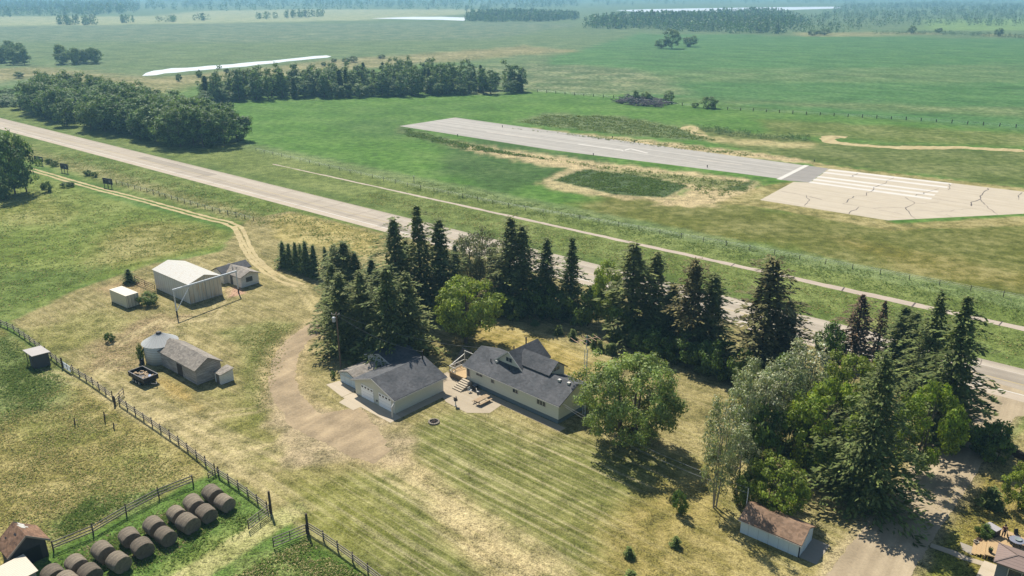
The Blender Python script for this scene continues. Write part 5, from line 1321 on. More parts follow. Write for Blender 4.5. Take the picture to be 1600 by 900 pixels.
def limbs(H, base, cen, seed, r0=.22, n=12, stems=1, spread=.5):
    mb = MB(); r = random.Random(seed); fork = []
    for s in range(stems):
        a = 2*math.pi*s/max(1, stems)+r.uniform(0, 1); off = spread*.5 if stems > 1 else 0
        b = Vector((off*math.cos(a), off*math.sin(a), -.1)); k = r0/math.sqrt(stems)*1.15
        m1 = Vector((off*2.2*math.cos(a)+r.uniform(-.2, .2), off*2.2*math.sin(a)+r.uniform(-.2, .2), H*(base+.08)))
        m2 = Vector((m1.x*1.5+r.uniform(-.4, .4), m1.y*1.5+r.uniform(-.4, .4), H*.62)); m3 = Vector((m2.x*1.2, m2.y*1.2, H*.88))
        mb.tube(b, m1, k, k*.8, 8).tube(m1, m2, k*.8, k*.42, 7).tube(m2, m3, k*.42, k*.12, 6)
        fork += [(m1, k*.5), (m1.lerp(m2, .5), k*.42), (m2, k*.32)]
    idx = list(range(len(cen))); r.shuffle(idx)
    for i in idx[:n]:
        c = Vector(cen[i]); f, k = min(fork, key=lambda q_: (q_[0]-c).length+(3 if q_[0].z > c.z else 0))
        m = f.lerp(c, .5)+Vector((r.uniform(-.2, .2), r.uniform(-.2, .2), .15*H*.1))
        mb.tube(f, m, k*.7, k*.45, 5).tube(m, c, k*.45, k*.15, 5)
    return mb
LIB = {}
def reg(kind, v, f, col, mat, trunk, tmat, H, R):
    me = np_mesh(kind+'_crown', v, f, mat, col)
    tm = bpy.data.meshes.new(kind+'_trunk'); tm.from_pydata(trunk.v, [], trunk.f); tm.materials.append(tmat)
    LIB.setdefault(kind, []).append((me, tm, H, R))
def straight(H, r): return MB().tube((0, 0, -.1), (0, 0, H*.5), r, r*.6, 8).tube((0, 0, H*.5), (0, 0, H*.97), r*.6, r*.08, 6)
for k in range(6):
    reg('tall', *spruce_mesh(100+k, 22, 2.7, .75+.07*k, 6+k % 3, 1.0, .14+.035*k, .3+.06*k, .42+.07*(k % 4), .04, .38, .42), M_SPRUCE, straight(22, .25), M_BARK_D, 22, 2.7)
for k in range(3):
    reg('dense', *spruce_mesh(120+k, 17, 3.6, .85, 9, 1.0, .08, .34, .5+.08*k, .02, .38, .34), M_SPRUCE, straight(17, .25), M_BARK_D, 17, 3.6)
reg('big', *spruce_mesh(131, 23, 6.4, .85, 11, 1.0, .08, .38, .74, .01, .42, .34), M_SPRUCE, straight(23, .35), M_BARK_D, 23, 6.4)
for k in range(2):
    reg('wide', *spruce_mesh(140+k, 21, 4.4, .85, 9, 1.0, .08, .5, .72, .03, .42, .35), M_SPRUCE, straight(21, .3), M_BARK_D, 21, 4.4)
for k in range(2):
    reg('dying', *spruce_mesh(150+k, 13, 2.6, .8, 6, .7, .2, .3, .6, .06, .3, .4), M_SPRUCE_BR, straight(13, .2), M_BARK_D, 13, 2.6)
for k in range(3):
    reg('pine', *spruce_mesh(160+k, 20, 3.7, .75, 8, 1.0, .16, .3, .45, .05, .42, .5), M_PINE, straight(20, .3), M_BARK_D, 20, 3.7)
for k in range(3):
    reg('small', *spruce_mesh(170+k, 6.5, 1.35, .42, 8, 1.0, .03, .2, .62, .02, .26, .2), M_BLUESP, straight(6.5, .1), M_BARK_D, 6.5, 1.35)
reg('sapling', *spruce_mesh(180, 2.4, .6, .2, 7, 1.0, .03, .2, .65, .02, .17, .2), M_BLUESP, straight(2.4, .05), M_BARK_D, 2.4, .6)
for k in range(2):
    (v, f, c), cen = broad_mesh(200+k, 10.5, 5.2, .16, 110, 150, 1.2, .24, .55, .1)
    reg('ash', v, f, c, M_ASH, limbs(10.5, .2, cen, k, .26, 14), M_BARK, 10.5, 5.2)
for k in range(2):
    (v, f, c), cen = broad_mesh(210+k, 9, 4.4, .08, 95, 130, .95, .2, .6, .05)
    reg('maple', v, f, c, M_MAPLE, limbs(9, .1, cen, k, .2, 12, 2), M_BARK, 9, 4.4)
for k in range(4):
    (v, f, c), cen = broad_mesh(220+k, 14, 2.5, .1, 80, 70, .85, .17, .4, .05, .9, .45)
    reg('poplar', v, f, c, M_POPLAR, limbs(14, .12, cen, k, .2, 22, 1+k % 3), M_BARK_P, 14, 2.5)
(v, f, c), cen = broad_mesh(230, 12.5, 7.6, .05, 230, 130, 1.1, .2, .45, .05, .8, .45)
reg('willow', v, f, c, M_WILLOW, limbs(12.5, .1, cen, 3, .5, 46, 4, 1.2), M_BARK, 12.5, 7.6)
(v, f, c), cen = broad_mesh(231, 11, 5.5, .08, 130, 100, 1.05, .2, .45, .1, .8, .4)
reg('greywillow', v, f, c, leaf('grey_willow_leaves', A(146, 150, 108), A(136, 146, 100), .25), limbs(11, .1, cen, 5, .35, 40, 4, 1.2), M_BARK, 11, 5.5)
for k in range(3):
    (v, f, c), cen = broad_mesh(240+k, 4, 2.6, .02, 42, 100, .8, .2, .5, .0)
    reg('bush', v, f, c, M_BUSH, limbs(4, .05, cen, k, .1, 8, 3, .6), M_BARK_D, 4, 2.6)
for k in range(4):
    (v, f, c), cen = broad_mesh(250+k, 13, 4.2, .05, 62, 46, 1.45, .42, .5, .05, .8, .4)
    reg('grove', v, f, c, M_GROVE, limbs(13, .1, cen, k, .22, 10, 1), M_BARK, 13, 4.2)
for k in range(4):
    (v, f, c), cen = broad_mesh(260+k, 15, 2.5, .04, 40, 26, 1.2, .5, .4, -.25, 1.1, .4)
    reg('slim', v, f, c, M_GROVE, limbs(15, .1, cen, k, .2, 6, 1), M_BARK, 15, 2.5)
for k in range(2):
    reg('farspruce', *spruce_mesh(270+k, 16, 2.2, .8, 6, .8, .1, .3, .6, .03, .8, .3), M_BLUESP, straight(16, .2), M_BARK_D, 16, 2.2)
_tn = [0]
def tree(kind, base, height, radius, name, label, cat='tree', group=None, var=None, lean=0.0):
    opts = LIB[kind]; _tn[0] += 1
    me, tm, H, R = opts[(_tn[0]*7+3) % len(opts) if var is None else var % len(opts)]
    r = random.Random(_tn[0])
    t = thing(name, label, cat, (base.x, base.y, 0), r.uniform(0, 6.28), group)
    kx = r.uniform(.88, 1.14); t.scale = (radius/R*kx, radius/R*r.uniform(.88, 1.12), height/H)
    if lean: t.rotation_euler = (lean*r.uniform(-1, 1), lean*r.uniform(-1, 1), t.rotation_euler[2])
    link_mesh('trunk', tm, t); link_mesh('crown', me, t)
    return t
def ptree(kind, bx, by, top, wpx, name, label, cat='tree', group=None, var=None, lean=.02):
    b = at(bx, by); hgt = height_to(b, top); Z = b.y*CP+CAM_H*SP
    wpx *= {'tall': 1.62, 'dense': 1.4, 'wide': 1.3, 'small': 1.3, 'dying': 1.3, 'big': 1.0, 'pine': 1.15, 'poplar': .82}.get(kind, 1)
    return tree(kind, b, hgt, wpx/2*Z/F_PX, name, label, cat, group, var, lean)

SPR, BRD = 'spruce_tree', 'leafy_tree'
# the row of young spruces near the farm track
for i, (x, y, tp_, w) in enumerate(((444, 418, 377, 15), (453, 421, 380, 13), (464, 424, 378, 15), (473, 426, 380, 13), (481, 430, 376, 16), (492, 433, 382, 17))):
    ptree('small', x, y, tp_, w, SPR, ('leftmost', 'second', 'third', 'fourth', 'fifth', 'rightmost')[i]+' young spruce in the short dense row on the dry grass', group='row of young spruces', var=i)
ptree('small', 511, 428, 385, 13, SPR, 'slim young spruce between the short row and the dark spruce mass')
# dark mass above the garage
for x, y, tp_, w, k, lab in ((527, 470, 379, 34, 'tall', 'slender spruce at the top left of the dark mass behind the garage'), (541, 476, 376, 38, 'tall', 'tallest left spruce of the dark mass behind the garage'),
        (560, 480, 392, 40, 'dense', 'spruce near the left top of the dark mass above the driveway'), (585, 490, 402, 46, 'dense', 'spruce in the middle of the dark mass behind the garage'),
        (524, 512, 408, 40, 'dense', 'spruce leaning over the gravel drive at the left of the dark mass'), (536, 548, 424, 56, 'dense', 'front left spruce of the dark mass, next to the utility pole'),
        (570, 552, 420, 64, 'dense', 'broad spruce directly behind the outbuilding roof'), (608, 564, 412, 72, 'dense', 'broad front spruce directly behind the garage roof'),
        (640, 554, 424, 60, 'dense', 'front right spruce of the dark mass beside the lawn'), (618, 505, 408, 50, 'dense', 'shaded spruce between the tall trio and the garage'), (596, 522, 420, 56, 'dense', 'inner spruce of the dark mass hidden behind the broad front ones')):
    ptree(k, x, y, tp_, w, SPR, lab, group='dark spruces behind the garage')
for x, y, tp_, w, lab in ((622, 498, 339, 44, 'left spruce of the tall trio behind the dark mass'), (661, 492, 316, 40, 'middle and tallest spruce of the tall trio before the highway'), (691, 488, 339, 40, 'right spruce of the tall trio, thin with curled branches')):
    ptree('tall', x, y, tp_, w, SPR, lab, group='tall spruce trio')
ptree('tall', 640, 480, 372, 30, SPR, 'thin shorter spruce squeezed between the tall trio'); ptree('tall', 712, 482, 380, 22, SPR, 'thin spruce at the right foot of the tall trio')
ptree('greywillow', 742, 462, 362, 84, 'willow_tree', 'grey green loose willow between the tall spruces by the highway')
ptree('greywillow', 772, 470, 392, 60, 'willow_tree', 'smaller grey green willow left of the spruce pair')
ptree('ash', 728, 536, 438, 96, 'ash_tree', 'round light green tree on the lawn behind the farmhouse deck')
# spruces between the lawn and the highway, middle
for x, y, tp_, w, k, lab in ((795, 482, 336, 40, 'tall', 'tall dark spruce, left of the close pair near the photo centre'), (818, 486, 350, 40, 'tall', 'dark spruce, right of the close pair near the photo centre'),
        (852, 488, 368, 38, 'tall', 'narrow spruce between the close pair and the sparse one'), (890, 494, 368, 42, 'tall', 'sparse see-through spruce with ragged branches'),
        (985, 528, 376, 60, 'tall', 'pointed spruce, tallest of the group by the leafy bush'), (1016, 530, 389, 52, 'tall', 'spruce just right of the pointed one'),
        (1074, 556, 402, 66, 'pine', 'broad topped dark pine before the highway'), (1108, 560, 426, 42, 'tall', 'narrow spruce right of the broad topped pine'), (1046, 540, 440, 40, 'tall', 'shorter spruce in the gap left of the broad topped pine'),
        (1186, 592, 402, 90, 'pine', 'brownish broad pine, tallest of the right middle'), (1222, 588, 468, 60, 'pine', 'thin brownish tree at the right side of the broad pine')):
    ptree(k, x, y, tp_, w, SPR if k != 'pine' else 'pine_tree', lab)
for x, y, tp_, w, k, lab in ((842, 492, 440, 58, 'bush', 'dark green bush at the foot of the close spruce pair'), (872, 498, 456, 46, 'bush', 'low bush beneath the narrow spruce'), (915, 508, 452, 54, 'bush', 'bright green bush between sparse spruce and pointed spruce'),
        (948, 512, 414, 56, 'ash', 'pale green rounded tree left of the pointed spruce'), (965, 530, 478, 50, 'bush', 'shaded bush at the foot of the pointed spruce'), (1030, 556, 516, 54, 'bush', 'dark shaded bush between the pointed spruce and the broad pine'),
        (1068, 566, 522, 62, 'bush', 'dark bush under the broad topped pine'), (1104, 584, 540, 52, 'bush', 'bush in deep shade right of the broad topped pine'), (1132, 590, 536, 50, 'bush', 'yellow green bush behind the silver poplars'),
        (775, 492, 456, 46, 'bush', 'dark bush behind the round light green tree'), (806, 498, 464, 40, 'bush', 'bush in shade of the close spruce pair'), (1000, 548, 520, 40, 'bush', 'low dark bush above the willow crown'),
        (1158, 610, 552, 52, 'bush', 'bright green bush at the foot of the brownish pine'), (1296, 566, 508, 50, 'bush', 'low bush by the highway left of the dying spruce')):
    ptree(k, x, y, tp_, w, 'bush' if k == 'bush' else BRD, lab, 'bush' if k == 'bush' else 'tree')
for i, (x, y, tp_) in enumerate(((835, 508, 500), (873, 522, 508), (894, 530, 514), (918, 536, 524), (928, 545, 521), (937, 548, 532), (949, 551, 538), (958, 554, 536))):
    ptree('sapling', x, y, tp_, 12, 'spruce_sapling', ('first', 'second', 'third', 'fourth', 'fifth', 'sixth', 'seventh', 'last')[i]+' small spruce from the left in the sapling line on the back lawn', 'sapling', 'line of spruce saplings')
# willow on the lawn, silver poplars
ptree('willow', 978, 692, 556, 166, 'willow_tree', 'big loose willow on the lawn at the end of the farmhouse', lean=0)
for x, y, tp_, w, lab in ((1116, 792, 604, 62, 'front silver poplar with a narrow crown beside the brown shed'), (1146, 742, 582, 60, 'silver poplar just behind the front one'), (1182, 716, 574, 74, 'pale silver poplar in the middle of the poplar clump'),
        (1216, 690, 556, 76, 'silver poplar right of the middle of the clump'), (1252, 668, 520, 84, 'tall silver poplar at the back of the clump nearest the highway'), (1168, 668, 560, 56, 'silver poplar at the back left of the clump'),
        (1150, 776, 668, 50, 'short leafy poplar between front poplar and brown shed')):
    ptree('poplar', x, y, tp_, w, 'poplar_tree', lab, group='silver poplar clump')
for x, y, tp_, w, lab in ((1184, 730, 640, 70, 'dark bush filling the middle of the poplar clump'), (1232, 706, 640, 64, 'shaded bush on the right of the poplar clump'), (1226, 640, 560, 60, 'green bush behind the poplar clump'), (1160, 790, 740, 40, 'low bush at the foot of the front poplars')):
    ptree('bush', x, y, tp_, w, 'bush', lab, 'bush')
ptree('maple', 1212, 800, 716, 82, 'maple_tree', 'low bright green tree behind the brown roofed shed')
# right hand spruces and maples
ptree('dying', 1332, 566, 460, 62, SPR, 'dying brown spruce with bare tip by the highway'); ptree('dying', 1366, 572, 470, 40, SPR, 'thin dying spruce right of the brown one')
ptree('tall', 1398, 590, 478, 44, SPR, 'dark spruce with a forked looking tip by the side road'); ptree('tall', 1412, 600, 486, 36, SPR, 'second dark spruce close by the forked one')
ptree('wide', 1440, 636, 450, 80, SPR, 'tall dark spruce left of the largest one at the road corner'); ptree('wide', 1470, 682, 456, 102, SPR, 'largest spruce with drooping tiers at the corner of the side road')
ptree('big', 1346, 784, 546, 176, SPR, 'huge dark spruce spreading over the side road')
ptree('dense', 1300, 700, 600, 60, SPR, 'shaded spruce at the left of the huge dark spruce')
ptree('maple', 1284, 738, 598, 108, 'maple_tree', 'bright green maple left of the huge dark spruce'); ptree('maple', 1320, 650, 552, 90, 'maple_tree', 'bright green maple behind the huge dark spruce')
ptree('maple', 1432, 738, 600, 82, 'maple_tree', 'bright green maple right of the huge dark spruce'); ptree('maple', 1268, 664, 590, 60, 'maple_tree', 'smaller bright maple beside the poplar clump')
ptree('bush', 1284, 752, 690, 56, 'bush', 'dark bush left of the foot of the huge spruce', 'bush')
for x, y, tp_, w, k, lab in ((1548, 722, 664, 60, 'bush', 'dark green shrub at the end of the picket fence'), (1530, 708, 676, 36, 'bush', 'smaller shrub by the side road near the picket fence'), (1594, 796, 724, 66, 'maple', 'leafy tree cut by the right photo edge'),
        (1547, 792, 762, 26, 'sapling', 'small spruce sapling on the neighbouring dry lawn'), (1538, 842, 822, 26, 'bush', 'green shrub beside the deck steps'),
        (1061, 802, 768, 24, 'bush', 'dark round shrub on the lawn left of the front poplar'), (1056, 854, 838, 13, 'sapling', 'small conifer on the lawn below the dark shrub'), (982, 870, 855, 14, 'sapling', 'small conifer on the lower lawn with a short shadow'), (985, 910, 892, 22, 'sapling', 'conifer tip at the bottom photo edge'),
        (203, 442, 420, 14, 'small', 'small dark spruce at the edge of the hay field'), (234, 476, 458, 30, 'bush', 'scrubby bush between the container and the corral panel'), (172, 534, 520, 14, 'bush', 'dark weedy shrub in the bare yard'), (222, 566, 540, 12, 'bush', 'weed shrub beside the grain bin'), (521, 591, 580, 9, 'bush', 'small green shrub at the low shed corner')):
    ptree(k, x, y, tp_, w, 'maple_tree' if k == 'maple' else ('bush' if k == 'bush' else 'spruce_sapling'), lab, {'maple': 'tree', 'bush': 'bush'}.get(k, 'sapling'))
ptree('grove', 24, 304, 206, 50, 'poplar_tree', 'tall leafy poplar at the left edge by the billboards'); ptree('grove', 42, 300, 216, 36, 'poplar_tree', 'second leafy poplar against the first billboard'); ptree('bush', 74, 300, 284, 16, 'bush', 'small shrub right of the leafy poplars', 'bush')
ptree('grove', 2, 300, 226, 50, 'poplar_tree', 'leafy poplar cut by the left photo edge')
ptree('bush', 8, 312, 294, 18, 'bush', 'low shrub at the left edge under the poplars', 'bush')
for x, y, w, lab in ((76, 256, 10, 'small shrub between the first two billboards'), (86, 260, 12, 'second small shrub between the first two billboards'), (138, 274, 12, 'small shrub between the last two billboards'), (148, 277, 9, 'low shrub next to the last billboard'), (106, 292, 18, 'wide low shrub on the near side of the farm track')):
    ptree('bush', x, y, y-8, w, 'bush', lab, 'bush')
# grove beyond the highway: scattered inside its outline
def scatter(poly_px, n, mind, seed):
    w = world_poly(poly_px); a = np.array(w); r = np.random.default_rng(seed); out = []
    tries = 0
    while len(out) < n and tries < n*400:
        tries += 1
        p = r.uniform(a.min(0), a.max(0))
        if sdist(w, np.array([p[0]]), np.array([p[1]]))[0] < 0: continue
        if any((p[0]-q_[0])**2+(p[1]-q_[1])**2 < mind*mind for q_ in out): continue
        out.append(p)
    return out
GR = [(42, 172), (60, 186), (130, 204), (210, 219), (270, 231), (330, 232), (368, 230), (374, 221), (330, 205), (250, 184), (150, 162), (60, 156)]
r = random.Random(11)
for i, p in enumerate(scatter(GR, 134, 3.7, 21)):
    tree('grove', Vector((p[0], p[1], 0)), r.uniform(12.5, 16), r.uniform(4.6, 6.0), BRD, 'leafy tree of the dense grove along the far side of the highway', 'tree', 'dense grove across the highway', i)
BL = [(300, 158), (340, 160), (420, 156), (520, 153), (620, 151), (740, 148), (800, 146), (836, 141), (800, 138), (700, 134), (640, 128), (560, 134), (440, 142), (330, 150)]
for i, p in enumerate(scatter(BL, 200, 3.9, 22)):
    k = r.random(); kind = 'slim' if k < .6 else ('farspruce' if k < .68 else 'grove')
    hh = r.uniform(11, 17) if kind != 'grove' else r.uniform(6, 9)
    tree(kind, Vector((p[0], p[1], 0)), hh, r.uniform(2.6, 3.8) if kind != 'grove' else 4.6, BRD if kind != 'farspruce' else SPR, 'tree of the long wood belt behind the bright green field' if kind != 'farspruce' else 'dark spruce in the long wood belt behind the bright green field', 'tree', 'wood belt trees' if kind != 'farspruce' else 'wood belt spruces', i)
# single far trees and clumps
for x, y, tp_, w, lab in ((1033, 76, 61, 20, 'left low tree of the lone far clump in the crop field'), (1050, 76, 48, 24, 'tallest round tree of the lone far clump in the crop field'), (1078, 73, 55, 20, 'separate round tree right of the lone far clump'),
        (1107, 169, 151, 24, 'round bush right of the brush pile'), (1086, 168, 160, 12, 'small bush between brush pile and round bush'), (1044, 160, 144, 20, 'bush at the right end of the brush pile'), (1010, 156, 143, 14, 'bush growing in the brush pile'), (994, 156, 142, 10, 'slim bush growing out of the brush pile'),
        (1560, 57, 44, 12, 'lone round tree in the far hedge on the right'), (1424, 53, 41, 12, 'lone tree in the far hedge right of the centre wood'), (1466, 51, 44, 10, 'small far tree in the hedge'), (1288, 55, 45, 18, 'far shrubby tree at the end of the dark wood'), (1270, 56, 46, 16, 'far shrubby tree touching the dark wood'),
        (280, 127, 116, 8, 'tiny shrub on the near bank of the long pond'), (312, 121, 110, 9, 'tiny bare shrub on the near bank of the long pond'), (354, 114, 107, 8, 'tiny shrub near the middle of the long pond'), (541, 99, 90, 12, 'far shrub right of the pond tip'), (553, 97, 88, 14, 'far shrub cluster right of the pond tip'), (522, 97, 91, 10, 'far shrub at the pond tip'), (596, 91, 85, 12, 'far shrub in the pale meadow'), (30, 122, 112, 14, 'dark round shrub left of the grove'), (506, 103, 97, 8, 'tiny far shrub below the pond tip')):
    ptree('grove' if w > 11 else 'bush', x, y, tp_, w, BRD if w > 17 else 'bush', lab, 'tree' if w > 17 else 'bush')
for px, n, md, lab, hr in (([(-30, 102), (40, 101), (46, 99), (44, 90), (-30, 84)], 22, 6, 'tree of the wood cut by the left edge beyond the grove', (11, 16)),
        ([(86, 101), (130, 101), (158, 99), (160, 97), (100, 95)], 12, 7, 'tree of the small separate wood above the grove', (9, 16)),
        ([(4, 168), (38, 172), (36, 150), (4, 146)], 7, 6, 'low tree at the left end of the grove', (4, 6)),
        ([(222, 184), (300, 196), (330, 170), (280, 164)], 16, 6, 'low leafy tree behind the grove', (4, 8))):
    for i, p in enumerate(scatter(px, n, md, 31+n)):
        tree('grove', Vector((p[0], p[1], 0)), r.uniform(*hr), r.uniform(3.4, 5), BRD, lab, 'tree', lab.replace('tree of the ', '').replace('low ', '')+' group', i)
# far woods that read as one mass
def woods(label, px, n, hr, seed, rad=4.0, spr=.3):
    w = world_poly(px); a = np.array(w); rg = np.random.default_rng(seed); P = np.zeros((0, 2))
    while len(P) < n:
        q_ = rg.uniform(a.min(0), a.max(0), (n*4, 2)); P = np.concatenate([P, q_[sdist(w, q_[:, 0], q_[:, 1]) > 0]])
    P = P[:n]; C = []; N = []; S = []; D = []
    clump = .5+.5*np.sin(P[:, 0]*.013+seed)*np.sin(P[:, 1]*.011)
    for (x, y), cl_ in zip(P, clump):
        h_ = rg.uniform(*hr)*(.75+.4*cl_); m = 34; s_ = rg.random() < spr; d = rg.uniform(.7, 1.25)
        f = rg.random(m); a_ = rg.uniform(0, 6.28, m)
        prof = (1-f)*.75+.05 if s_ else np.sqrt(np.clip(1-(2*f-.9)**2/1.25, .02, 1))
        rr_ = rad*rg.uniform(.7, 1.2)*prof*np.sqrt(rg.uniform(.3, 1, m))
        C.append(np.stack([x+rr_*np.cos(a_), y+rr_*np.sin(a_), h_*(.03+.95*f)], 1)); N.append(np.stack([np.cos(a_), np.sin(a_), np.full(m, .7)], 1)+rg.normal(0, .5, (m, 3)))
        S.append(rg.uniform(1.0, 2.0, m)*h_/16*(.75 if s_ else 1)); D.append(d*rg.uniform(.75, 1.25, m)*(.8 if s_ else 1))
    C, N, S, D = map(np.concatenate, (C, N, S, D)); v, f = cards(C, N, S, rg, .8)
    me = np_mesh('far_wood', v, f, M_FARWOOD, np.repeat(np.stack([D, D, D], 1), 4, 0)); o = link_mesh('far_wood', me)
    o['kind'] = 'stuff'; o['label'] = label
woods('dark far wood before the pale lake', [(908, 44), (960, 46), (1040, 48), (1110, 52), (1230, 53.5), (1234, 47), (1260, 34), (1200, 25), (1150, 26), (1000, 30), (930, 36)], 1530, (13, 20), 1, 5, .35)
woods('far wood at the tip of the narrow pond', [(728, 33), (770, 35), (846, 34), (906, 31), (900, 25), (800, 25), (730, 28)], 714, (12, 18), 2, 5)
woods('scrubby far wood on the right', [(1235, 50), (1300, 54), (1350, 46), (1420, 42), (1500, 40), (1700, 48), (1700, 24), (1400, 18), (1300, 18), (1250, 32)], 884, (6, 14), 3, 4.5, .2)
woods('far shrub line at the edge of the crop field', [(1360, 53.5), (1430, 54), (1500, 56), (1620, 62), (1620, 59), (1500, 53), (1400, 51)], 187, (3, 6), 4, 4, .1)
woods('far wood on the left horizon', [(-60, 27), (40, 26.5), (120, 25), (215, 20.5), (222, 10), (190, 4), (-60, 6)], 1190, (14, 24), 5, 7)
woods('far wood belt along the horizon', [(228, 17), (360, 17), (560, 15), (790, 16), (900, 12), (900, -6), (228, -4)], 2550, (14, 24), 6, 8)
woods('hazy woods on the right horizon', [(800, 16), (900, 12), (1100, 6), (1340, 5), (1660, 6), (1660, -8), (800, -6)], 2040, (10, 20), 7, 8)
woods('pale far wood beyond the right lake shore', [(1300, 20), (1420, 14), (1620, 24), (1700, 12), (1500, 6), (1320, 8)], 850, (9, 15), 8, 6)
for k, (px, n) in enumerate((([(88, 39), (120, 39), (123, 37), (90, 36)], 24), ([(128, 39.5), (152, 38.5), (150, 36.5), (130, 37)], 14), ([(190, 36), (212, 36), (212, 34), (190, 34.5)], 14), ([(242, 35), (280, 34.5), (280, 33), (243, 33)], 18), ([(303, 33), (328, 32), (326, 30.5), (304, 31)], 12), ([(400, 30), (436, 30), (435, 28), (402, 28)], 20), ([(444, 29), (510, 26), (508, 24.5), (446, 26.5)], 44), ([(725, 18.5), (764, 18.5), (762, 17), (726, 17)], 16))):
    woods(('first', 'second', 'third', 'fourth', 'fifth', 'sixth', 'seventh', 'eighth')[k]+' small far copse from the left in the pale distant meadow', px, n, (11, 17), 20+k, 4.5, .15)
woods('broken shrubs along the dirt loop beyond the runway', [(1086, 202), (1130, 212), (1200, 219), (1265, 222), (1262, 217), (1200, 212), (1110, 200)], 130, (1.0, 2.4), 41, 1.5, 0)
# brush pile of grey branches
rr = random.Random(17); w_ = world_poly([(957, 161), (985, 165), (1030, 169), (1048, 163), (1030, 156), (980, 152)]); a_ = np.array(w_); mb = MB(); k = 0
while k < 420:
    x, y = rr.uniform(a_[:, 0].min(), a_[:, 0].max()), rr.uniform(a_[:, 1].min(), a_[:, 1].max())
    if sdist(w_, np.array([x]), np.array([y]))[0] < 0: continue
    k += 1; t = rr.uniform(0, 6.28); l = rr.uniform(.8, 2.8); z = rr.uniform(.1, 1.7)
    mb.tube((x-l*math.cos(t), y-l*math.sin(t), z), (x+l*math.cos(t), y+l*math.sin(t), max(.1, z+rr.uniform(-1, 1))), rr.uniform(.12, .34), .1, 5)
bp = thing('brush_pile', 'grey heap of felled branches and stumps in the bright green field', 'brush pile', (a_[:, 0].mean(), a_[:, 1].mean(), 0))
rel(mb.build('branches', plain('dead_branches', A(112, 104, 104), .9, .35, 1)), bp)

# ================================================================== tall grass and weeds
def tufts(name, label, px, n, h, size, cols, seed, soft=0):
    h = (h[0]*.6, h[1]*.6); size = (size[0]*.75, size[1]*.75); n = int(n*1.25)
    w = world_poly(px) if not isinstance(px[0], Vector) else [(p.x, p.y) for p in px]
    a = np.array(w); rg = np.random.default_rng(seed); P = np.zeros((0, 2))
    while len(P) < n:
        q_ = rg.uniform(a.min(0), a.max(0), (n*2, 2)); k = sdist(w, q_[:, 0], q_[:, 1]) > 0
        q_ = q_[k]; edge = np.clip(sdist(w, q_[:, 0], q_[:, 1])/3.5, .05, 1); dens = np.clip(.5+1.1*fbm(q_[:, 0], q_[:, 1], .09, seed, 3), .04, 1); P = np.concatenate([P, q_[rg.random(len(q_)) < dens*edge]])
    P = P[:n]; m = 4; Q = np.repeat(P, m, 0); k = len(Q)
    hh = rg.uniform(*h, n).repeat(m); sz = rg.uniform(*size, k)
    c = np.stack([Q[:, 0]+rg.normal(0, .16, k)*size[1]*3, Q[:, 1]+rg.normal(0, .16, k)*size[1]*3, hh*rg.uniform(.15, .9, k)], 1)
    v, f = cards(c, rg.normal(size=(k, 3))*.5+np.array([0, 0, 1.2]), sz, rg, .5)
    v[:, 2] = np.maximum(v[:, 2], .02)
    cc = np.array(cols)[rg.integers(0, len(cols), n)].repeat(m, 0)*rg.uniform(.9, 1.7, (k, 1))
    me = np_mesh(name, v, f, M_TUFT, np.repeat(cc, 4, 0)); o = link_mesh(name, me); o['kind'] = 'stuff'; o['label'] = label
M_TUFT = leaf('grass_blades', (1, 1, 1), (1, 1, 1), .3, .8, .1)
gA, gB, gC, gD, gE = A(108, 128, 62), A(128, 138, 70), A(180, 166, 108), A(94, 122, 48), A(198, 184, 132)
tufts('tall_grass', 'rough tufted grass of the lower left pasture', [(-20, 640), (104, 590), (186, 640), (300, 724), (318, 742), (86, 850), (-20, 870)], 9000, (.1, .35), (.07, .16), [gB, gC, gE, gC, gA], 51)
tufts('weeds', 'dark green weeds at the left edge below the rail fence', [(-20, 520), (30, 534), (104, 590), (80, 640), (-20, 680)], 3000, (.2, .6), (.1, .22), [gA, gD, gA, gB], 52)
tufts('weeds', 'green weeds around the row of hay bales', [(84, 868), (200, 816), (330, 752), (416, 806), (380, 838), (300, 880), (250, 905), (80, 905)], 4200, (.15, .45), (.08, .18), [gD, gA, gD, gB], 53)
tufts('weeds', 'green weeds below the open gate', [(476, 842), (580, 905), (360, 905), (430, 862)], 2100, (.15, .5), (.08, .18), [gD, gA, gB, gE], 54)
tufts('weeds', 'weedy patch above the row of hay bales', [(80, 824), (140, 774), (210, 772), (296, 750), (200, 800), (92, 846)], 1320, (.2, .5), (.09, .2), [gA, gD, gB], 55)
tufts('verge_grass', 'tall verge grass between highway and paved path', [rp(-190, 149.5), rp(150, 149.5), rp(150, 165.5), rp(-190, 165.5)], 9600, (.15, .5), (.12, .26), [gA, gB, gB, gC], 56)
tufts('verge_grass', 'weedy verge between paved path and wire fence', [rp(-190, 169.6), rp(150, 169.6), rp(150, 184), rp(-190, 184)], 8400, (.15, .55), (.12, .28), [gA, gB, gA, gD], 57)
tufts('verge_grass', 'tall grass between highway and the farm track', [rp(-330, 114), rp(-112, 117), rp(-108, 133), rp(-330, 133)], 5400, (.15, .5), (.14, .3), [gA, gD, gB, gC], 58)
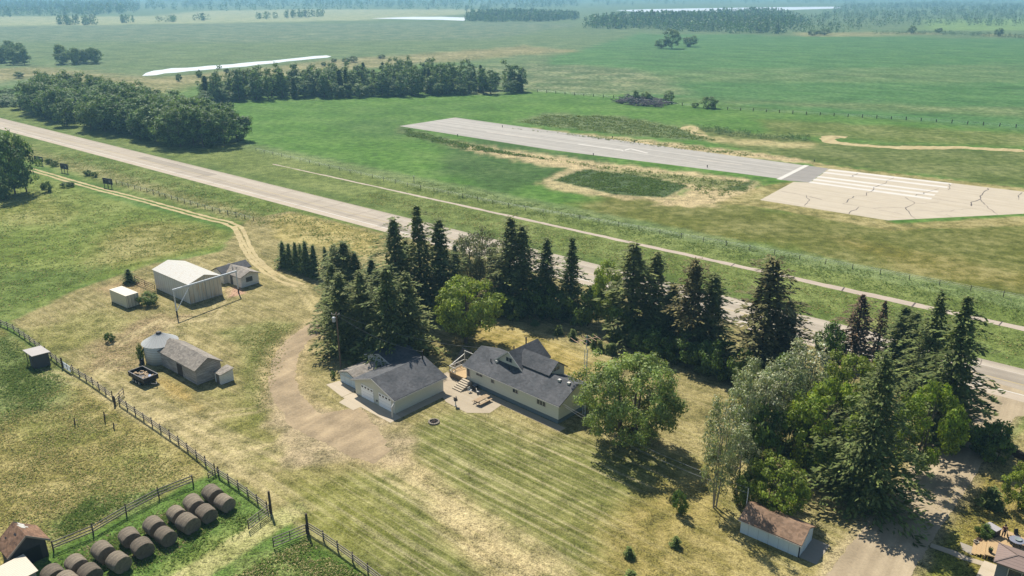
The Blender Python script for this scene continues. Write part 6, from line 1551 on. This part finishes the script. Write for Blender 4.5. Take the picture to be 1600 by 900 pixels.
tufts('weeds', 'rough weeds on the mound north of the runway', [(806, 192), (850, 179), (960, 181), (1075, 201), (1130, 222), (1000, 214), (880, 202)], 3600, (.3, .9), (.3, .6), [gA, gB, gA], 59)
tufts('weeds', 'grey green weed rectangle beside the runway', [(864, 282), (912, 264), (1000, 274), (1076, 290), (1040, 309), (960, 304)], 3000, (.3, .8), (.25, .5), [gA, gD, gA], 60)
tufts('weeds', 'scattered weeds on the gravel along the runway', [(720, 226), (800, 238), (940, 258), (1180, 284), (1190, 296), (1110, 314), (1075, 296), (960, 270), (850, 250)], 900, (.2, .7), (.25, .5), [gA, gB], 61)
tufts('weeds', 'scattered weeds on the gravel north of the runway', [(760, 197), (900, 209), (1060, 225), (1240, 247), (1160, 245), (1000, 227), (860, 208)], 540, (.2, .7), (.25, .5), [gA, gB], 62)
tufts('weeds', 'dark weeds left of the runway end', [(630, 199), (700, 217), (780, 233), (900, 256), (720, 234), (630, 212)], 1500, (.3, .8), (.3, .6), [gA, gD], 63)
tufts('weeds', 'green weeds between the barn and the driveway', [(356, 520), (420, 500), (466, 508), (450, 550), (430, 600), (420, 640), (392, 640), (386, 590), (382, 560)], 1560, (.08, .3), (.08, .18), [gB, gA, gC], 64)
tufts('weeds', 'scattered grass clumps of the farmyard', [(30, 506), (120, 458), (240, 420), (430, 470), (350, 500), (200, 600), (110, 570)], 2100, (.05, .22), (.07, .15), [gC, gE, gB, gA], 65)
tufts('hay_field_grass', 'tufted grass of the left hay field', [(-40, 300), (60, 276), (180, 316), (340, 356), (360, 366), (340, 388), (250, 406), (120, 446), (20, 494), (-40, 510)], 5200, (.1, .3), (.14, .3), [gB, gB, gA, gD, gC], 66)
tufts('leaf_litter', 'dry leaf litter scattered on the neighbouring lawn', [(1440, 780), (1500, 740), (1560, 720), (1610, 740), (1610, 850), (1545, 812), (1500, 850)], 900, (.02, .08), (.06, .12), [gE, gC, gE], 67)
tufts('loose_hay', 'loose hay fallen around the round bales', [(84, 872), (200, 820), (330, 756), (384, 790), (368, 806), (250, 880), (120, 905)], 900, (.03, .14), (.08, .2), [A(170, 152, 116), A(140, 124, 98)], 68)
